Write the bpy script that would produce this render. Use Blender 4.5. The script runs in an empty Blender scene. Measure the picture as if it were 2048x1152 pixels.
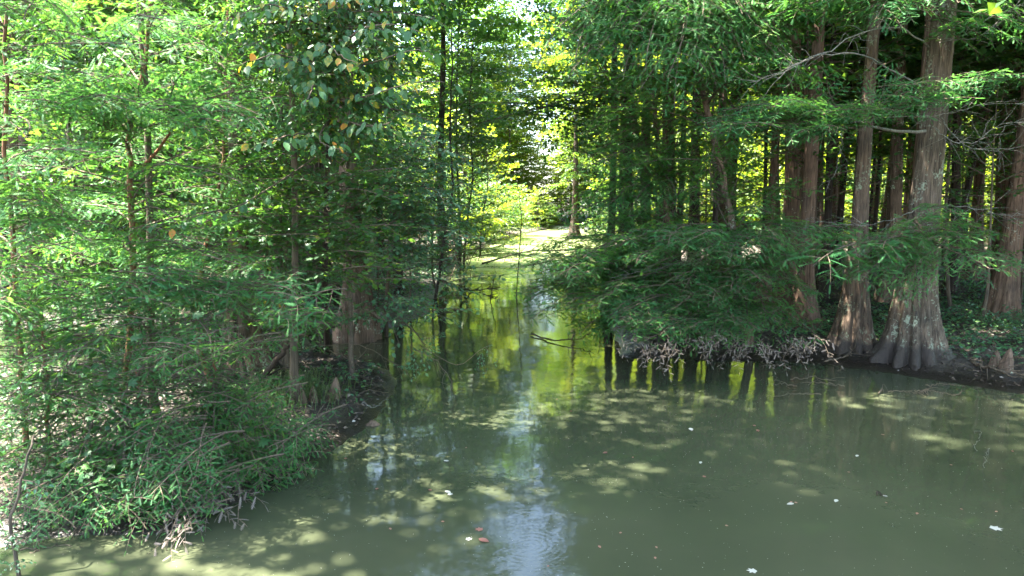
import bpy, math, random
import numpy as np
from mathutils import Vector, Matrix

random.seed(11)
RNG = np.random.default_rng(11)
scene = bpy.context.scene
COL = scene.collection

# ------------------------------------------------------------------ camera
CAM_Z = 3.0
FPX = 1384.0            # focal length in pixels of the 2048 px wide photograph
PITCH = math.atan(176 / FPX)
cam_data = bpy.data.cameras.new("camera")
cam_data.sensor_width = 36.0
cam_data.lens = 36.0 * FPX / 2048.0
cam_data.clip_start = 0.1
cam_data.clip_end = 3000.0
cam = bpy.data.objects.new("camera", cam_data)
COL.objects.link(cam)
cam.location = (0, 0, CAM_Z)
cam.rotation_euler = (math.pi / 2 - PITCH, 0, 0)
scene.camera = cam

# ------------------------------------------------------------------ light
SUN_EL = math.radians(68)
SUN_AZ = math.radians(-84)        # from the view direction (+Y) towards +X
world = bpy.data.worlds.new("World")
scene.world = world
world.use_nodes = True
wn = world.node_tree
wn.nodes.clear()
sky = wn.nodes.new("ShaderNodeTexSky")
sky.sky_type = 'NISHITA'
sky.sun_disc = False
sky.sun_elevation = SUN_EL
sky.sun_rotation = SUN_AZ
sky.air_density = 1.0
sky.dust_density = 2.0
bg = wn.nodes.new("ShaderNodeBackground")
bg.inputs[1].default_value = 0.085
wo = wn.nodes.new("ShaderNodeOutputWorld")
wn.links.new(sky.outputs[0], bg.inputs[0])
wn.links.new(bg.outputs[0], wo.inputs[0])

sun_data = bpy.data.lights.new("sun", 'SUN')
sun_data.energy = 5.0
sun_data.angle = math.radians(0.53)
sun_data.color = (1.0, 0.95, 0.86)
sun = bpy.data.objects.new("sun", sun_data)
COL.objects.link(sun)
sdir = Vector((math.sin(SUN_AZ) * math.cos(SUN_EL), math.cos(SUN_AZ) * math.cos(SUN_EL), math.sin(SUN_EL)))
sun.rotation_euler = sdir.to_track_quat('Z', 'Y').to_euler()
sun.location = sdir * 80

scene.view_settings.view_transform = 'Standard'
scene.view_settings.look = 'None'
scene.view_settings.exposure = 4.32
scene.view_settings.gamma = 1.0
scene.view_settings.use_curve_mapping = False
cy = scene.cycles
cy.max_bounces = 8
cy.diffuse_bounces = 4
cy.glossy_bounces = 3
cy.transmission_bounces = 5
cy.transparent_max_bounces = 4
cy.sample_clamp_indirect = 6.0
cy.caustics_reflective = False
cy.caustics_refractive = False

# ------------------------------------------------------------------ picking places from what the photograph shows
_cp, _sp = math.cos(PITCH), math.sin(PITCH)


def ray(px, py):
    u = (px - 1024) / FPX
    v = (576 - py) / FPX
    return np.array([u, _cp + v * _sp, -_sp + v * _cp])


def at(px, py, depth):
    d = ray(px, py)
    p = d * (depth / d[1])
    p[2] += CAM_Z
    return p


def on_plane(px, py, z=0.0):
    d = ray(px, py)
    p = d * ((z - CAM_Z) / d[2])
    p[2] += CAM_Z
    return p


# ------------------------------------------------------------------ geometry containers
class Geo:
    def __init__(self):
        self.V, self.T, self.M, self.A = [], [], [], []
        self.n = 0

    def add(self, V, T, m=0, tint=0.5):
        V = np.asarray(V, dtype=np.float32).reshape(-1, 3)
        T = np.asarray(T, dtype=np.int32).reshape(-1, 3)
        self.V.append(V)
        self.T.append(T + self.n)
        self.M.append(np.full(len(T), m, dtype=np.int32))
        self.A.append(np.broadcast_to(np.asarray(tint, dtype=np.float32), (len(V),)).astype(np.float32))
        self.n += len(V)

    def arrays(self):
        if len(self.V) != 1:
            self.V = [np.concatenate(self.V)]
            self.T = [np.concatenate(self.T)]
            self.M = [np.concatenate(self.M)]
            self.A = [np.concatenate(self.A)]
        return self.V[0], self.T[0], self.M[0], self.A[0]

    def add_geo(self, g, mat3=None, loc=(0, 0, 0), dt=0.0):
        V, T, M, A = g.arrays()
        if mat3 is not None:
            V = V @ np.asarray(mat3, dtype=np.float32).T
        V = V + np.asarray(loc, dtype=np.float32)
        self.V.append(V)
        self.T.append(T + self.n)
        self.M.append(M)
        self.A.append(np.clip(A + dt, 0, 1).astype(np.float32))
        self.n += len(V)

    def mesh(self, name, mats, smooth=True):
        V, T, M, A = self.arrays()
        me = bpy.data.meshes.new(name)
        me.vertices.add(len(V))
        me.vertices.foreach_set("co", V.astype(np.float32).ravel())
        me.loops.add(len(T) * 3)
        me.loops.foreach_set("vertex_index", T.astype(np.int32).ravel())
        me.polygons.add(len(T))
        me.polygons.foreach_set("loop_start", np.arange(0, len(T) * 3, 3, dtype=np.int32))
        for m in mats:
            me.materials.append(m)
        me.polygons.foreach_set("material_index", M.astype(np.int32))
        me.polygons.foreach_set("use_smooth", np.full(len(T), smooth))
        at_ = me.attributes.new("tint", 'FLOAT', 'POINT')
        at_.data.foreach_set("value", A.astype(np.float32))
        me.update(calc_edges=True)
        return me


def nrm(v):
    v = np.asarray(v, dtype=float)
    return v / (np.linalg.norm(v, axis=-1, keepdims=True) + 1e-12)


def tube(geo, pts, radii, sides=5, m=0, tint=0.5, cap=True):
    pts = np.asarray(pts, dtype=float)
    n = len(pts)
    radii = np.broadcast_to(np.asarray(radii, dtype=float), (n,))
    tan = nrm(np.gradient(pts, axis=0))
    ref = np.array([0, 0, 1.0]) if abs(tan[:, 2]).mean() < 0.75 else np.array([1.0, 0, 0])
    a = nrm(np.cross(tan, ref))
    b = np.cross(tan, a)
    th = np.arange(sides) * 2 * math.pi / sides
    ring = (a[:, None, :] * np.cos(th)[None, :, None] + b[:, None, :] * np.sin(th)[None, :, None]) * radii[:, None, None]
    V = (pts[:, None, :] + ring).reshape(-1, 3)
    i = np.arange(n - 1)[:, None] * sides
    j = np.arange(sides)[None, :]
    j2 = (j + 1) % sides
    q00, q01, q10, q11 = i + j, i + j2, i + sides + j, i + sides + j2
    T = np.concatenate([np.stack([q00, q01, q11], -1).reshape(-1, 3), np.stack([q00, q11, q10], -1).reshape(-1, 3)])
    if cap:
        V = np.concatenate([V, pts[-1:], pts[:1]])
        jj = np.arange(sides)
        T = np.concatenate([T, np.stack([(n - 1) * sides + jj, (n - 1) * sides + (jj + 1) % sides, np.full(sides, n * sides)], -1),
                            np.stack([(jj + 1) % sides, jj, np.full(sides, n * sides + 1)], -1)])
    geo.add(V, T, m, tint)


def curve(ctrl, n=12):
    """Catmull-Rom through the control points."""
    c = np.asarray(ctrl, dtype=float)
    if len(c) == 2:
        return c[0] + (c[1] - c[0]) * np.linspace(0, 1, n)[:, None]
    c = np.concatenate([[2 * c[0] - c[1]], c, [2 * c[-1] - c[-2]]])
    out = []
    segs = len(c) - 3
    for t in np.linspace(0, segs, n):
        k = min(int(t), segs - 1)
        u = t - k
        p0, p1, p2, p3 = c[k:k + 4]
        out.append(0.5 * (2 * p1 + (p2 - p0) * u + (2 * p0 - 5 * p1 + 4 * p2 - p3) * u * u + (3 * p1 - p0 - 3 * p2 + p3) * u ** 3))
    return np.array(out)


def leaves(geo, tmpl, P, X, N, L, m=1, tint=None):
    """Copies of the leaf template at P along X with upper side N and length L."""
    V, T = tmpl
    P = np.asarray(P, float).reshape(-1, 3)
    X = nrm(np.asarray(X, float).reshape(-1, 3))
    N = np.asarray(N, float).reshape(-1, 3)
    Y = nrm(np.cross(N, X))
    N = np.cross(X, Y)
    L = np.broadcast_to(np.asarray(L, float), (len(P),))
    W = P[:, None, :] + L[:, None, None] * (V[None, :, 0:1] * X[:, None, :] + V[None, :, 1:2] * Y[:, None, :] + V[None, :, 2:3] * N[:, None, :])
    k = len(V)
    TT = (T[None] + (np.arange(len(P)) * k)[:, None, None]).reshape(-1, 3)
    if tint is None:
        tint = RNG.random(len(P))
    geo.add(W.reshape(-1, 3), TT, m, np.repeat(tint, k))


# ------------------------------------------------------------------ leaf templates (x along, y across, z up)
def feather(n, w=0.13, droop=0.10):
    """A cypress branchlet: two ranks of separate needles on one rachis."""
    V, T = [], []
    for i in range(n):
        t0 = 0.02 + 0.9 * i / n
        prof = min(1.0, 0.55 + 1.6 * t0) * min(1.0, 2.6 * (1.04 - t0))
        for s in (-1, 1):
            k = len(V)
            b = 0.80 / n
            z0 = -droop * t0 * t0
            t1 = t0 + 0.55 * w * prof + 0.4 / n
            V += [(t0, 0, z0), (t0 + b, 0, z0), (t1 + b * 0.4, s * w * prof, -droop * t1 * t1 - 0.012)]
            T.append((k, k + 1, k + 2) if s > 0 else (k + 1, k, k + 2))
    k = len(V)
    V += [(0.0, -0.006, 0), (0.0, 0.006, 0), (1.0, 0, -droop)]
    T.append((k, k + 1, k + 2))
    return np.array(V, float), np.array(T)


def oval(w=0.30, fold=0.06, droop=0.18):
    xs = [0.0, 0.22, 0.5, 0.78, 1.0]
    ws = [0.0, 0.8, 1.0, 0.62, 0.0]
    V = [(xs[0], 0, 0)]
    T = []
    for x, k in zip(xs[1:4], ws[1:4]):
        z = -droop * x * x
        V += [(x, 0, z - fold * 0.6), (x, w * k, z + fold * k * 0.5), (x, -w * k, z + fold * k * 0.5)]
    V.append((1.0, 0, -droop * 1.15))
    T += [(0, 1, 2), (0, 3, 1)]
    for a in (1, 4):
        b = a + 3
        T += [(a, b, b + 1), (a, b + 1, a + 1), (a, b + 2, b), (a, a + 2, b + 2)]
    T += [(7, 10, 8), (7, 9, 10)]
    return np.array(V, float), np.array(T)


def maple():
    ang = [0, 24, 46, 72, 100, 140, 180]
    rad = [0.62, 0.34, 0.55, 0.28, 0.44, 0.30, 0.36]
    pts = []
    for a, r in zip(ang, rad):
        pts.append((0.38 + r * math.cos(math.radians(a)), r * math.sin(math.radians(a)), -0.10 * r))
    full = pts + [(x, -y, z) for x, y, z in reversed(pts[1:-1])]
    V = [(0.38, 0, 0.03)] + full
    n = len(full)
    T = [(0, 1 + i, 1 + (i + 1) % n) for i in range(n)]
    return np.array(V, float), np.array(T)


def quad_leaf(w=0.32):
    V = [(0, 0, 0), (0.45, w, 0.03), (1, 0, -0.12), (0.45, -w, 0.03)]
    return np.array(V, float), np.array([(0, 1, 2), (0, 2, 3)])


def tri_star():
    V = [(0, 0, 0), (0.3, 0.42, -0.03), (0.55, 0.16, 0.02), (1, 0, -0.1), (0.55, -0.16, 0.02), (0.3, -0.42, -0.03)]
    return np.array(V, float), np.array([(0, 2, 1), (0, 3, 2), (0, 4, 3), (0, 5, 4)])


TM = {
    'feather0': feather(10, 0.15), 'feather1': feather(5, 0.20), 'feather2': quad_leaf(0.19),
    'oval0': oval(), 'oval1': quad_leaf(0.34), 'oval2': quad_leaf(0.36),
    'maple0': maple(), 'maple1': tri_star(), 'maple2': quad_leaf(0.42),
}


# ------------------------------------------------------------------ materials
def mat(name):
    m = bpy.data.materials.new(name)
    m.use_nodes = True
    nt = m.node_tree
    nt.nodes.clear()
    out = nt.nodes.new("ShaderNodeOutputMaterial")
    return m, nt, out


def node(nt, t, **kw):
    n = nt.nodes.new(t)
    for k, v in kw.items():
        setattr(n, k, v)
    return n


def ramp(nt, stops):
    r = nt.nodes.new("ShaderNodeValToRGB")
    el = r.color_ramp.elements
    while len(el) < len(stops):
        el.new(0.5)
    for e, (p, c) in zip(el, stops):
        e.position = p
        e.color = (*c, 1)
    return r


def leaf_mat(name, stops, trans_gain=(2.6, 2.1, 0.9), trans=0.45, rough=0.42, spec=0.5, blotch=0.0):
    m, nt, out = mat(name)
    a = node(nt, "ShaderNodeAttribute", attribute_name="tint")
    oi = node(nt, "ShaderNodeObjectInfo")
    mx = node(nt, "ShaderNodeMath", operation='MULTIPLY_ADD')
    mx.inputs[1].default_value = 0.30
    nt.links.new(oi.outputs["Random"], mx.inputs[0])
    nt.links.new(a.outputs["Fac"], mx.inputs[2])
    sub = node(nt, "ShaderNodeMath", operation='SUBTRACT')
    sub.inputs[1].default_value = 0.15
    nt.links.new(mx.outputs[0], sub.inputs[0])
    r = ramp(nt, stops)
    fac = sub.outputs[0]
    if blotch:
        tcn = node(nt, "ShaderNodeTexCoord")
        bn = node(nt, "ShaderNodeTexNoise", noise_dimensions='4D')
        bn.inputs["Scale"].default_value = 4.0
        bn.inputs["Detail"].default_value = 4
        nt.links.new(tcn.outputs["Object"], bn.inputs[0])
        rs = node(nt, "ShaderNodeMath", operation='MULTIPLY')
        rs.inputs[1].default_value = 40.0
        nt.links.new(oi.outputs["Random"], rs.inputs[0])
        nt.links.new(rs.outputs[0], bn.inputs["W"])
        bm = node(nt, "ShaderNodeMath", operation='MULTIPLY_ADD')
        bm.inputs[1].default_value = blotch
        bm.inputs[2].default_value = -0.5 * blotch
        nt.links.new(bn.outputs[0], bm.inputs[0])
        ba = node(nt, "ShaderNodeMath", operation='ADD')
        nt.links.new(bm.outputs[0], ba.inputs[0])
        nt.links.new(fac, ba.inputs[1])
        fac = ba.outputs[0]
    nt.links.new(fac, r.inputs[0])
    p = node(nt, "ShaderNodeBsdfPrincipled")
    p.inputs["Roughness"].default_value = rough
    p.inputs["Specular IOR Level"].default_value = spec
    nt.links.new(r.outputs[0], p.inputs["Base Color"])
    tc = node(nt, "ShaderNodeMix", data_type='RGBA', blend_type='MULTIPLY')
    tc.inputs[0].default_value = 1.0
    tc.inputs[7].default_value = (*trans_gain, 1)
    nt.links.new(r.outputs[0], tc.inputs[6])
    t = node(nt, "ShaderNodeBsdfTranslucent")
    nt.links.new(tc.outputs[2], t.inputs[0])
    ms = node(nt, "ShaderNodeMixShader")
    ms.inputs[0].default_value = trans
    nt.links.new(p.outputs[0], ms.inputs[1])
    nt.links.new(t.outputs[0], ms.inputs[2])
    nt.links.new(ms.outputs[0], out.inputs[0])
    return m


def bark_mat(name, dark, light, lichen=None, lichen_amt=0.0, scale=1.0, stretch=0.08, bump=0.6, wet=0.0):
    m, nt, out = mat(name)
    tc = node(nt, "ShaderNodeTexCoord")
    oi = node(nt, "ShaderNodeObjectInfo")
    mp = node(nt, "ShaderNodeMapping")
    mp.inputs["Scale"].default_value = (16 * scale, 16 * scale, 16 * scale * stretch)
    nt.links.new(tc.outputs["Object"], mp.inputs[0])
    n1 = node(nt, "ShaderNodeTexNoise")
    n1.inputs["Scale"].default_value = 1.6
    n1.inputs["Detail"].default_value = 8
    n1.inputs["Roughness"].default_value = 0.68
    n1.inputs["Distortion"].default_value = 0.4
    nt.links.new(mp.outputs[0], n1.inputs[0])
    r = ramp(nt, [(0.34, dark), (0.66, light)])
    nt.links.new(n1.outputs[0], r.inputs[0])
    n0 = node(nt, "ShaderNodeTexNoise")
    n0.inputs["Scale"].default_value = 1.7
    n0.inputs["Detail"].default_value = 3
    nt.links.new(tc.outputs["Object"], n0.inputs[0])
    big = node(nt, "ShaderNodeMix", data_type='RGBA', blend_type='MULTIPLY')
    rb = ramp(nt, [(0.3, (0.6, 0.62, 0.6)), (0.7, (1.25, 1.15, 1.05))])
    nt.links.new(n0.outputs[0], rb.inputs[0])
    big.inputs[0].default_value = 1.0
    nt.links.new(r.outputs[0], big.inputs[6])
    nt.links.new(rb.outputs[0], big.inputs[7])
    col = big.outputs[2]
    if lichen:
        n2 = node(nt, "ShaderNodeTexNoise")
        n2.inputs["Scale"].default_value = 7.0
        n2.inputs["Detail"].default_value = 7
        n2.inputs["Roughness"].default_value = 0.7
        nt.links.new(tc.outputs["Object"], n2.inputs[0])
        r2 = ramp(nt, [(0.60 - lichen_amt, (0, 0, 0)), (0.68 - lichen_amt, (1, 1, 1))])
        n3 = node(nt, "ShaderNodeTexNoise")
        n3.inputs["Scale"].default_value = 26.0
        n3.inputs["Detail"].default_value = 5
        nt.links.new(tc.outputs["Object"], n3.inputs[0])
        ml = node(nt, "ShaderNodeMath", operation='MULTIPLY_ADD')
        ml.inputs[1].default_value = 0.55
        nt.links.new(n3.outputs[0], ml.inputs[0])
        sb = node(nt, "ShaderNodeMath", operation='MULTIPLY_ADD')
        sb.inputs[1].default_value = 0.9
        sb.inputs[2].default_value = -0.225
        nt.links.new(n2.outputs[0], sb.inputs[0])
        nt.links.new(sb.outputs[0], ml.inputs[2])
        nt.links.new(ml.outputs[0], r2.inputs[0])
        n2.inputs["Scale"].default_value = 2.6
        mix = node(nt, "ShaderNodeMix", data_type='RGBA')
        nt.links.new(r2.outputs[0], mix.inputs[0])
        nt.links.new(col, mix.inputs[6])
        mix.inputs[7].default_value = (*lichen, 1)
        col = mix.outputs[2]
    if wet:
        sz = node(nt, "ShaderNodeSeparateXYZ")
        nt.links.new(tc.outputs["Object"], sz.inputs[0])
        az_ = node(nt, "ShaderNodeMath", operation='MULTIPLY_ADD')
        az_.inputs[1].default_value = 0.35
        nt.links.new(n0.outputs[0], az_.inputs[0])
        nt.links.new(sz.outputs[2], az_.inputs[2])
        rw = node(nt, "ShaderNodeMapRange")
        rw.inputs[1].default_value = wet + 0.12
        rw.inputs[2].default_value = wet + 0.22
        rw.inputs[3].default_value = 0.85
        rw.inputs[4].default_value = 0.0
        nt.links.new(az_.outputs[0], rw.inputs[0])
        wm = node(nt, "ShaderNodeMix", data_type='RGBA')
        nt.links.new(rw.outputs[0], wm.inputs[0])
        nt.links.new(col, wm.inputs[6])
        wm.inputs[7].default_value = (0.040, 0.033, 0.028, 1)
        col = wm.outputs[2]
    p = node(nt, "ShaderNodeBsdfPrincipled")
    p.inputs["Roughness"].default_value = 0.85
    p.inputs["Specular IOR Level"].default_value = 0.2
    nt.links.new(col, p.inputs["Base Color"])
    b = node(nt, "ShaderNodeBump")
    b.inputs["Strength"].default_value = bump
    b.inputs["Distance"].default_value = 0.03
    nt.links.new(n1.outputs[0], b.inputs["Height"])
    nt.links.new(b.outputs[0], p.inputs["Normal"])
    nt.links.new(p.outputs[0], out.inputs[0])
    return m


MAT = {}
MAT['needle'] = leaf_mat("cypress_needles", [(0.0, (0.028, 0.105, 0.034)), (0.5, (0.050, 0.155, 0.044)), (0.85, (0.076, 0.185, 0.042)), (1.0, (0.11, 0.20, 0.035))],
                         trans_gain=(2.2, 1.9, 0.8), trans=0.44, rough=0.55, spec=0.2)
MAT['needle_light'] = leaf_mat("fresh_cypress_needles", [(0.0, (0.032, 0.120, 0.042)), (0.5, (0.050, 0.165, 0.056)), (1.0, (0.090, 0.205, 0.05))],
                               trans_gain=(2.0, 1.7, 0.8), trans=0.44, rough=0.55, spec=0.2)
MAT['needle_far'] = leaf_mat("forest_needles", [(0.0, (0.030, 0.085, 0.020)), (0.6, (0.055, 0.13, 0.026)), (1.0, (0.11, 0.17, 0.026))],
                             trans_gain=(2.8, 2.2, 0.7), trans=0.5, rough=0.5)
MAT['dead_needle'] = leaf_mat("dead_needles", [(0.0, (0.12, 0.098, 0.080)), (1.0, (0.26, 0.215, 0.18))], trans_gain=(1, 1, 1), trans=0.25, rough=0.8, spec=0.1)
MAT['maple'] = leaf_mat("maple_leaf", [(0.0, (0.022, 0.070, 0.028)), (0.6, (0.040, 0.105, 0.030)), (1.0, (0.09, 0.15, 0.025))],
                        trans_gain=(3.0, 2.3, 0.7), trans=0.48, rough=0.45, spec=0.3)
MAT['dogwood'] = leaf_mat("blue_green_leaf", [(0.0, (0.036, 0.105, 0.056)), (0.7, (0.066, 0.155, 0.078)), (1.0, (0.10, 0.17, 0.045))],
                          trans_gain=(2.0, 2.0, 0.9), trans=0.40, rough=0.38, spec=0.5)
MAT['persimmon'] = leaf_mat("large_leaf", [(0.0, (0.030, 0.090, 0.035)), (0.55, (0.05, 0.125, 0.035)), (0.72, (0.12, 0.16, 0.025)), (0.9, (0.30, 0.24, 0.03)), (1.0, (0.42, 0.17, 0.03))],
                            trans_gain=(2.2, 2.0, 0.8), trans=0.40, rough=0.45, spec=0.4, blotch=0.9)
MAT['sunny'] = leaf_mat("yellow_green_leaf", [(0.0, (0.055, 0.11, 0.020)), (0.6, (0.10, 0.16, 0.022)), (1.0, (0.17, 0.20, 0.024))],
                        trans_gain=(2.6, 2.1, 0.7), trans=0.52, rough=0.45)  # maple leaf again, brighter and yellower: sunlit glow put into the colour
MAT['grass'] = leaf_mat("grass_blade", [(0.0, (0.04, 0.09, 0.025)), (1.0, (0.12, 0.15, 0.06))], trans_gain=(1.6, 1.6, 1.0), trans=0.35)
MAT['litter'] = leaf_mat("litter_leaf", [(0.0, (0.025, 0.018, 0.014)), (0.6, (0.075, 0.054, 0.040)), (0.93, (0.17, 0.13, 0.10)), (1.0, (0.50, 0.48, 0.43))],
                         trans_gain=(1, 1, 1), trans=0.1, rough=0.6, spec=0.3)
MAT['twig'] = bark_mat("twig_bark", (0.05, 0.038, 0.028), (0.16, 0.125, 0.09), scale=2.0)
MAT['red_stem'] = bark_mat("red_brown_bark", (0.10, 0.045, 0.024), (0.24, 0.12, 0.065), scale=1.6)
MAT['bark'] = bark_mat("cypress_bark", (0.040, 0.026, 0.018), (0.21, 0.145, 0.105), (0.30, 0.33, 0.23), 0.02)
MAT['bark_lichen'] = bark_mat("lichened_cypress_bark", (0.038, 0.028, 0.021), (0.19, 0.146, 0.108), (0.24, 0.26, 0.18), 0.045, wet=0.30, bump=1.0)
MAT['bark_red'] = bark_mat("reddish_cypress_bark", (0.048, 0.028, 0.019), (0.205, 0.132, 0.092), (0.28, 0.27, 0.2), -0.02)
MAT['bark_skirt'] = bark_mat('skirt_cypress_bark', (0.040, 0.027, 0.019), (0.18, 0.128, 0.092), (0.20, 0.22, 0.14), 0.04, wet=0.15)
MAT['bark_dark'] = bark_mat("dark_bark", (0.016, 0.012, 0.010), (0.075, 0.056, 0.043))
MAT['grey_branch'] = bark_mat("lichened_grey_twig", (0.07, 0.064, 0.055), (0.27, 0.265, 0.23), scale=1.5)


# mud with leaf litter
def mud_material():
    m, nt, out = mat("mud")
    tc = node(nt, "ShaderNodeTexCoord")
    n1 = node(nt, "ShaderNodeTexNoise")
    n1.inputs["Scale"].default_value = 1.3
    n1.inputs["Detail"].default_value = 10
    n1.inputs["Roughness"].default_value = 0.65
    nt.links.new(tc.outputs["Object"], n1.inputs[0])
    r = ramp(nt, [(0.30, (0.018, 0.014, 0.011)), (0.52, (0.045, 0.035, 0.027)), (0.75, (0.13, 0.10, 0.078))])
    nt.links.new(n1.outputs[0], r.inputs[0])
    n2 = node(nt, "ShaderNodeTexNoise")
    n2.inputs["Scale"].default_value = 26
    n2.inputs["Detail"].default_value = 6
    nt.links.new(tc.outputs["Object"], n2.inputs[0])
    r2 = ramp(nt, [(0.3, (0.45, 0.45, 0.45)), (0.7, (1.5, 1.45, 1.4))])
    nt.links.new(n2.outputs[0], r2.inputs[0])
    mx = node(nt, "ShaderNodeMix", data_type='RGBA', blend_type='MULTIPLY')
    mx.inputs[0].default_value = 1
    nt.links.new(r.outputs[0], mx.inputs[6])
    nt.links.new(r2.outputs[0], mx.inputs[7])
    p = node(nt, "ShaderNodeBsdfPrincipled")
    p.inputs["Specular IOR Level"].default_value = 0.35
    sz = node(nt, "ShaderNodeSeparateXYZ")
    nt.links.new(tc.outputs["Object"], sz.inputs[0])
    zz = node(nt, "ShaderNodeMath", operation='MULTIPLY_ADD')
    zz.inputs[1].default_value = -0.12
    nt.links.new(n1.outputs[0], zz.inputs[0])
    nt.links.new(sz.outputs[2], zz.inputs[2])
    wr = node(nt, "ShaderNodeMapRange")
    wr.inputs[1].default_value = 0.0
    wr.inputs[2].default_value = 0.10
    nt.links.new(zz.outputs[0], wr.inputs[0])
    wm = node(nt, "ShaderNodeMix", data_type='RGBA')
    nt.links.new(wr.outputs[0], wm.inputs[0])
    wm.inputs[6].default_value = (0.016, 0.012, 0.009, 1)
    nt.links.new(mx.outputs[2], wm.inputs[7])
    rr = node(nt, "ShaderNodeMapRange")
    rr.inputs[3].default_value = 0.38
    rr.inputs[4].default_value = 0.8
    nt.links.new(wr.outputs[0], rr.inputs[0])
    nt.links.new(rr.outputs[0], p.inputs["Roughness"])
    nt.links.new(wm.outputs[2], p.inputs["Base Color"])
    b = node(nt, "ShaderNodeBump")
    b.inputs["Strength"].default_value = 0.7
    b.inputs["Distance"].default_value = 0.03
    nt.links.new(n2.outputs[0], b.inputs["Height"])
    nt.links.new(b.outputs[0], p.inputs["Normal"])
    nt.links.new(p.outputs[0], out.inputs[0])
    return m


MAT['mud'] = mud_material()


def water_material():
    m, nt, out = mat("murky_water")
    tc = node(nt, "ShaderNodeTexCoord")
    L = nt.links
    # silt clouds
    n1 = node(nt, "ShaderNodeTexNoise")
    n1.inputs["Scale"].default_value = 0.45
    n1.inputs["Detail"].default_value = 5
    L.new(tc.outputs["Object"], n1.inputs[0])
    r = ramp(nt, [(0.3, (0.034, 0.041, 0.022)), (0.7, (0.052, 0.058, 0.032))])
    L.new(n1.outputs[0], r.inputs[0])
    # pollen and duckweed film, drifted into streaks in the far channel
    sx = node(nt, "ShaderNodeSeparateXYZ")
    L.new(tc.outputs["Object"], sx.inputs[0])
    mp = node(nt, "ShaderNodeMapping")
    mp.inputs["Scale"].default_value = (0.35, 1.0, 1.0)
    L.new(tc.outputs["Object"], mp.inputs[0])
    n2 = node(nt, "ShaderNodeTexNoise")
    n2.inputs["Scale"].default_value = 0.9
    n2.inputs["Detail"].default_value = 10
    n2.inputs["Roughness"].default_value = 0.78
    n2.inputs["Distortion"].default_value = 0.6
    L.new(mp.outputs[0], n2.inputs[0])
    mr = node(nt, "ShaderNodeMapRange")
    mr.inputs[1].default_value = 13.0
    mr.inputs[2].default_value = 34.0
    mr.inputs[3].default_value = -0.24
    mr.inputs[4].default_value = 0.12
    L.new(sx.outputs[1], mr.inputs[0])
    ad = node(nt, "ShaderNodeMath", operation='ADD')
    L.new(n2.outputs[0], ad.inputs[0])
    L.new(mr.outputs[0], ad.inputs[1])
    r2 = ramp(nt, [(0.49, (0, 0, 0)), (0.56, (1, 1, 1))])
    L.new(ad.outputs[0], r2.inputs[0])
    # ripples
    w1 = node(nt, "ShaderNodeTexNoise")
    w1.inputs["Scale"].default_value = 5.0
    w1.inputs["Detail"].default_value = 3
    L.new(tc.outputs["Object"], w1.inputs[0])
    w2 = node(nt, "ShaderNodeTexNoise")
    w2.inputs["Scale"].default_value = 0.9
    w2.inputs["Detail"].default_value = 2
    L.new(tc.outputs["Object"], w2.inputs[0])
    w3 = node(nt, "ShaderNodeTexNoise")
    w3.inputs["Scale"].default_value = 34.0
    w3.inputs["Detail"].default_value = 2
    L.new(tc.outputs["Object"], w3.inputs[0])
    hsum = node(nt, "ShaderNodeMath", operation='MULTIPLY_ADD')
    hsum.inputs[1].default_value = 0.15
    L.new(w1.outputs[0], hsum.inputs[0])
    L.new(w2.outputs[0], hsum.inputs[2])
    hs2 = node(nt, "ShaderNodeMath", operation='MULTIPLY_ADD')
    hs2.inputs[1].default_value = 0.016
    L.new(w3.outputs[0], hs2.inputs[0])
    L.new(hsum.outputs[0], hs2.inputs[2])
    height = hs2.outputs[0]
    # rings where something touched the surface
    for (px, py, rad) in RINGS:
        c = on_plane(px, py)
        d = node(nt, "ShaderNodeVectorMath", operation='DISTANCE')
        d.inputs[1].default_value = (c[0], c[1], 0)
        L.new(tc.outputs["Object"], d.inputs[0])
        s = node(nt, "ShaderNodeMath", operation='MULTIPLY')
        s.inputs[1].default_value = 6.28318 * 7 / rad
        L.new(d.outputs["Value"], s.inputs[0])
        sn = node(nt, "ShaderNodeMath", operation='SINE')
        L.new(s.outputs[0], sn.inputs[0])
        f = node(nt, "ShaderNodeMapRange")
        f.inputs[1].default_value = rad * 0.55
        f.inputs[2].default_value = rad
        f.inputs[3].default_value = 0.022 * rad
        f.inputs[4].default_value = 0.0
        L.new(d.outputs["Value"], f.inputs[0])
        mm = node(nt, "ShaderNodeMath", operation='MULTIPLY_ADD')
        L.new(sn.outputs[0], mm.inputs[0])
        L.new(f.outputs[0], mm.inputs[1])
        L.new(height, mm.inputs[2])
        height = mm.outputs[0]
    b = node(nt, "ShaderNodeBump")
    b.inputs["Strength"].default_value = 1.0
    b.inputs["Distance"].default_value = 0.009
    L.new(height, b.inputs["Height"])
    p = node(nt, "ShaderNodeBsdfPrincipled")
    p.inputs["Roughness"].default_value = 0.04
    p.inputs["IOR"].default_value = 1.33
    L.new(r.outputs[0], p.inputs["Base Color"])
    L.new(b.outputs[0], p.inputs["Normal"])
    f = node(nt, "ShaderNodeBsdfPrincipled")
    f.inputs["Base Color"].default_value = (0.15, 0.18, 0.065, 1)
    f.inputs["Roughness"].default_value = 0.35
    L.new(b.outputs[0], f.inputs["Normal"])
    fm = node(nt, "ShaderNodeMath", operation='MULTIPLY')
    fm.inputs[1].default_value = 0.75
    L.new(r2.outputs[0], fm.inputs[0])
    ms = node(nt, "ShaderNodeMixShader")
    L.new(fm.outputs[0], ms.inputs[0])
    L.new(p.outputs[0], ms.inputs[1])
    L.new(f.outputs[0], ms.inputs[2])
    L.new(ms.outputs[0], out.inputs[0])
    return m


RINGS = [(1010, 1066, 0.22), (1062, 1090, 0.42)]
MAT['water'] = water_material()


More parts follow.
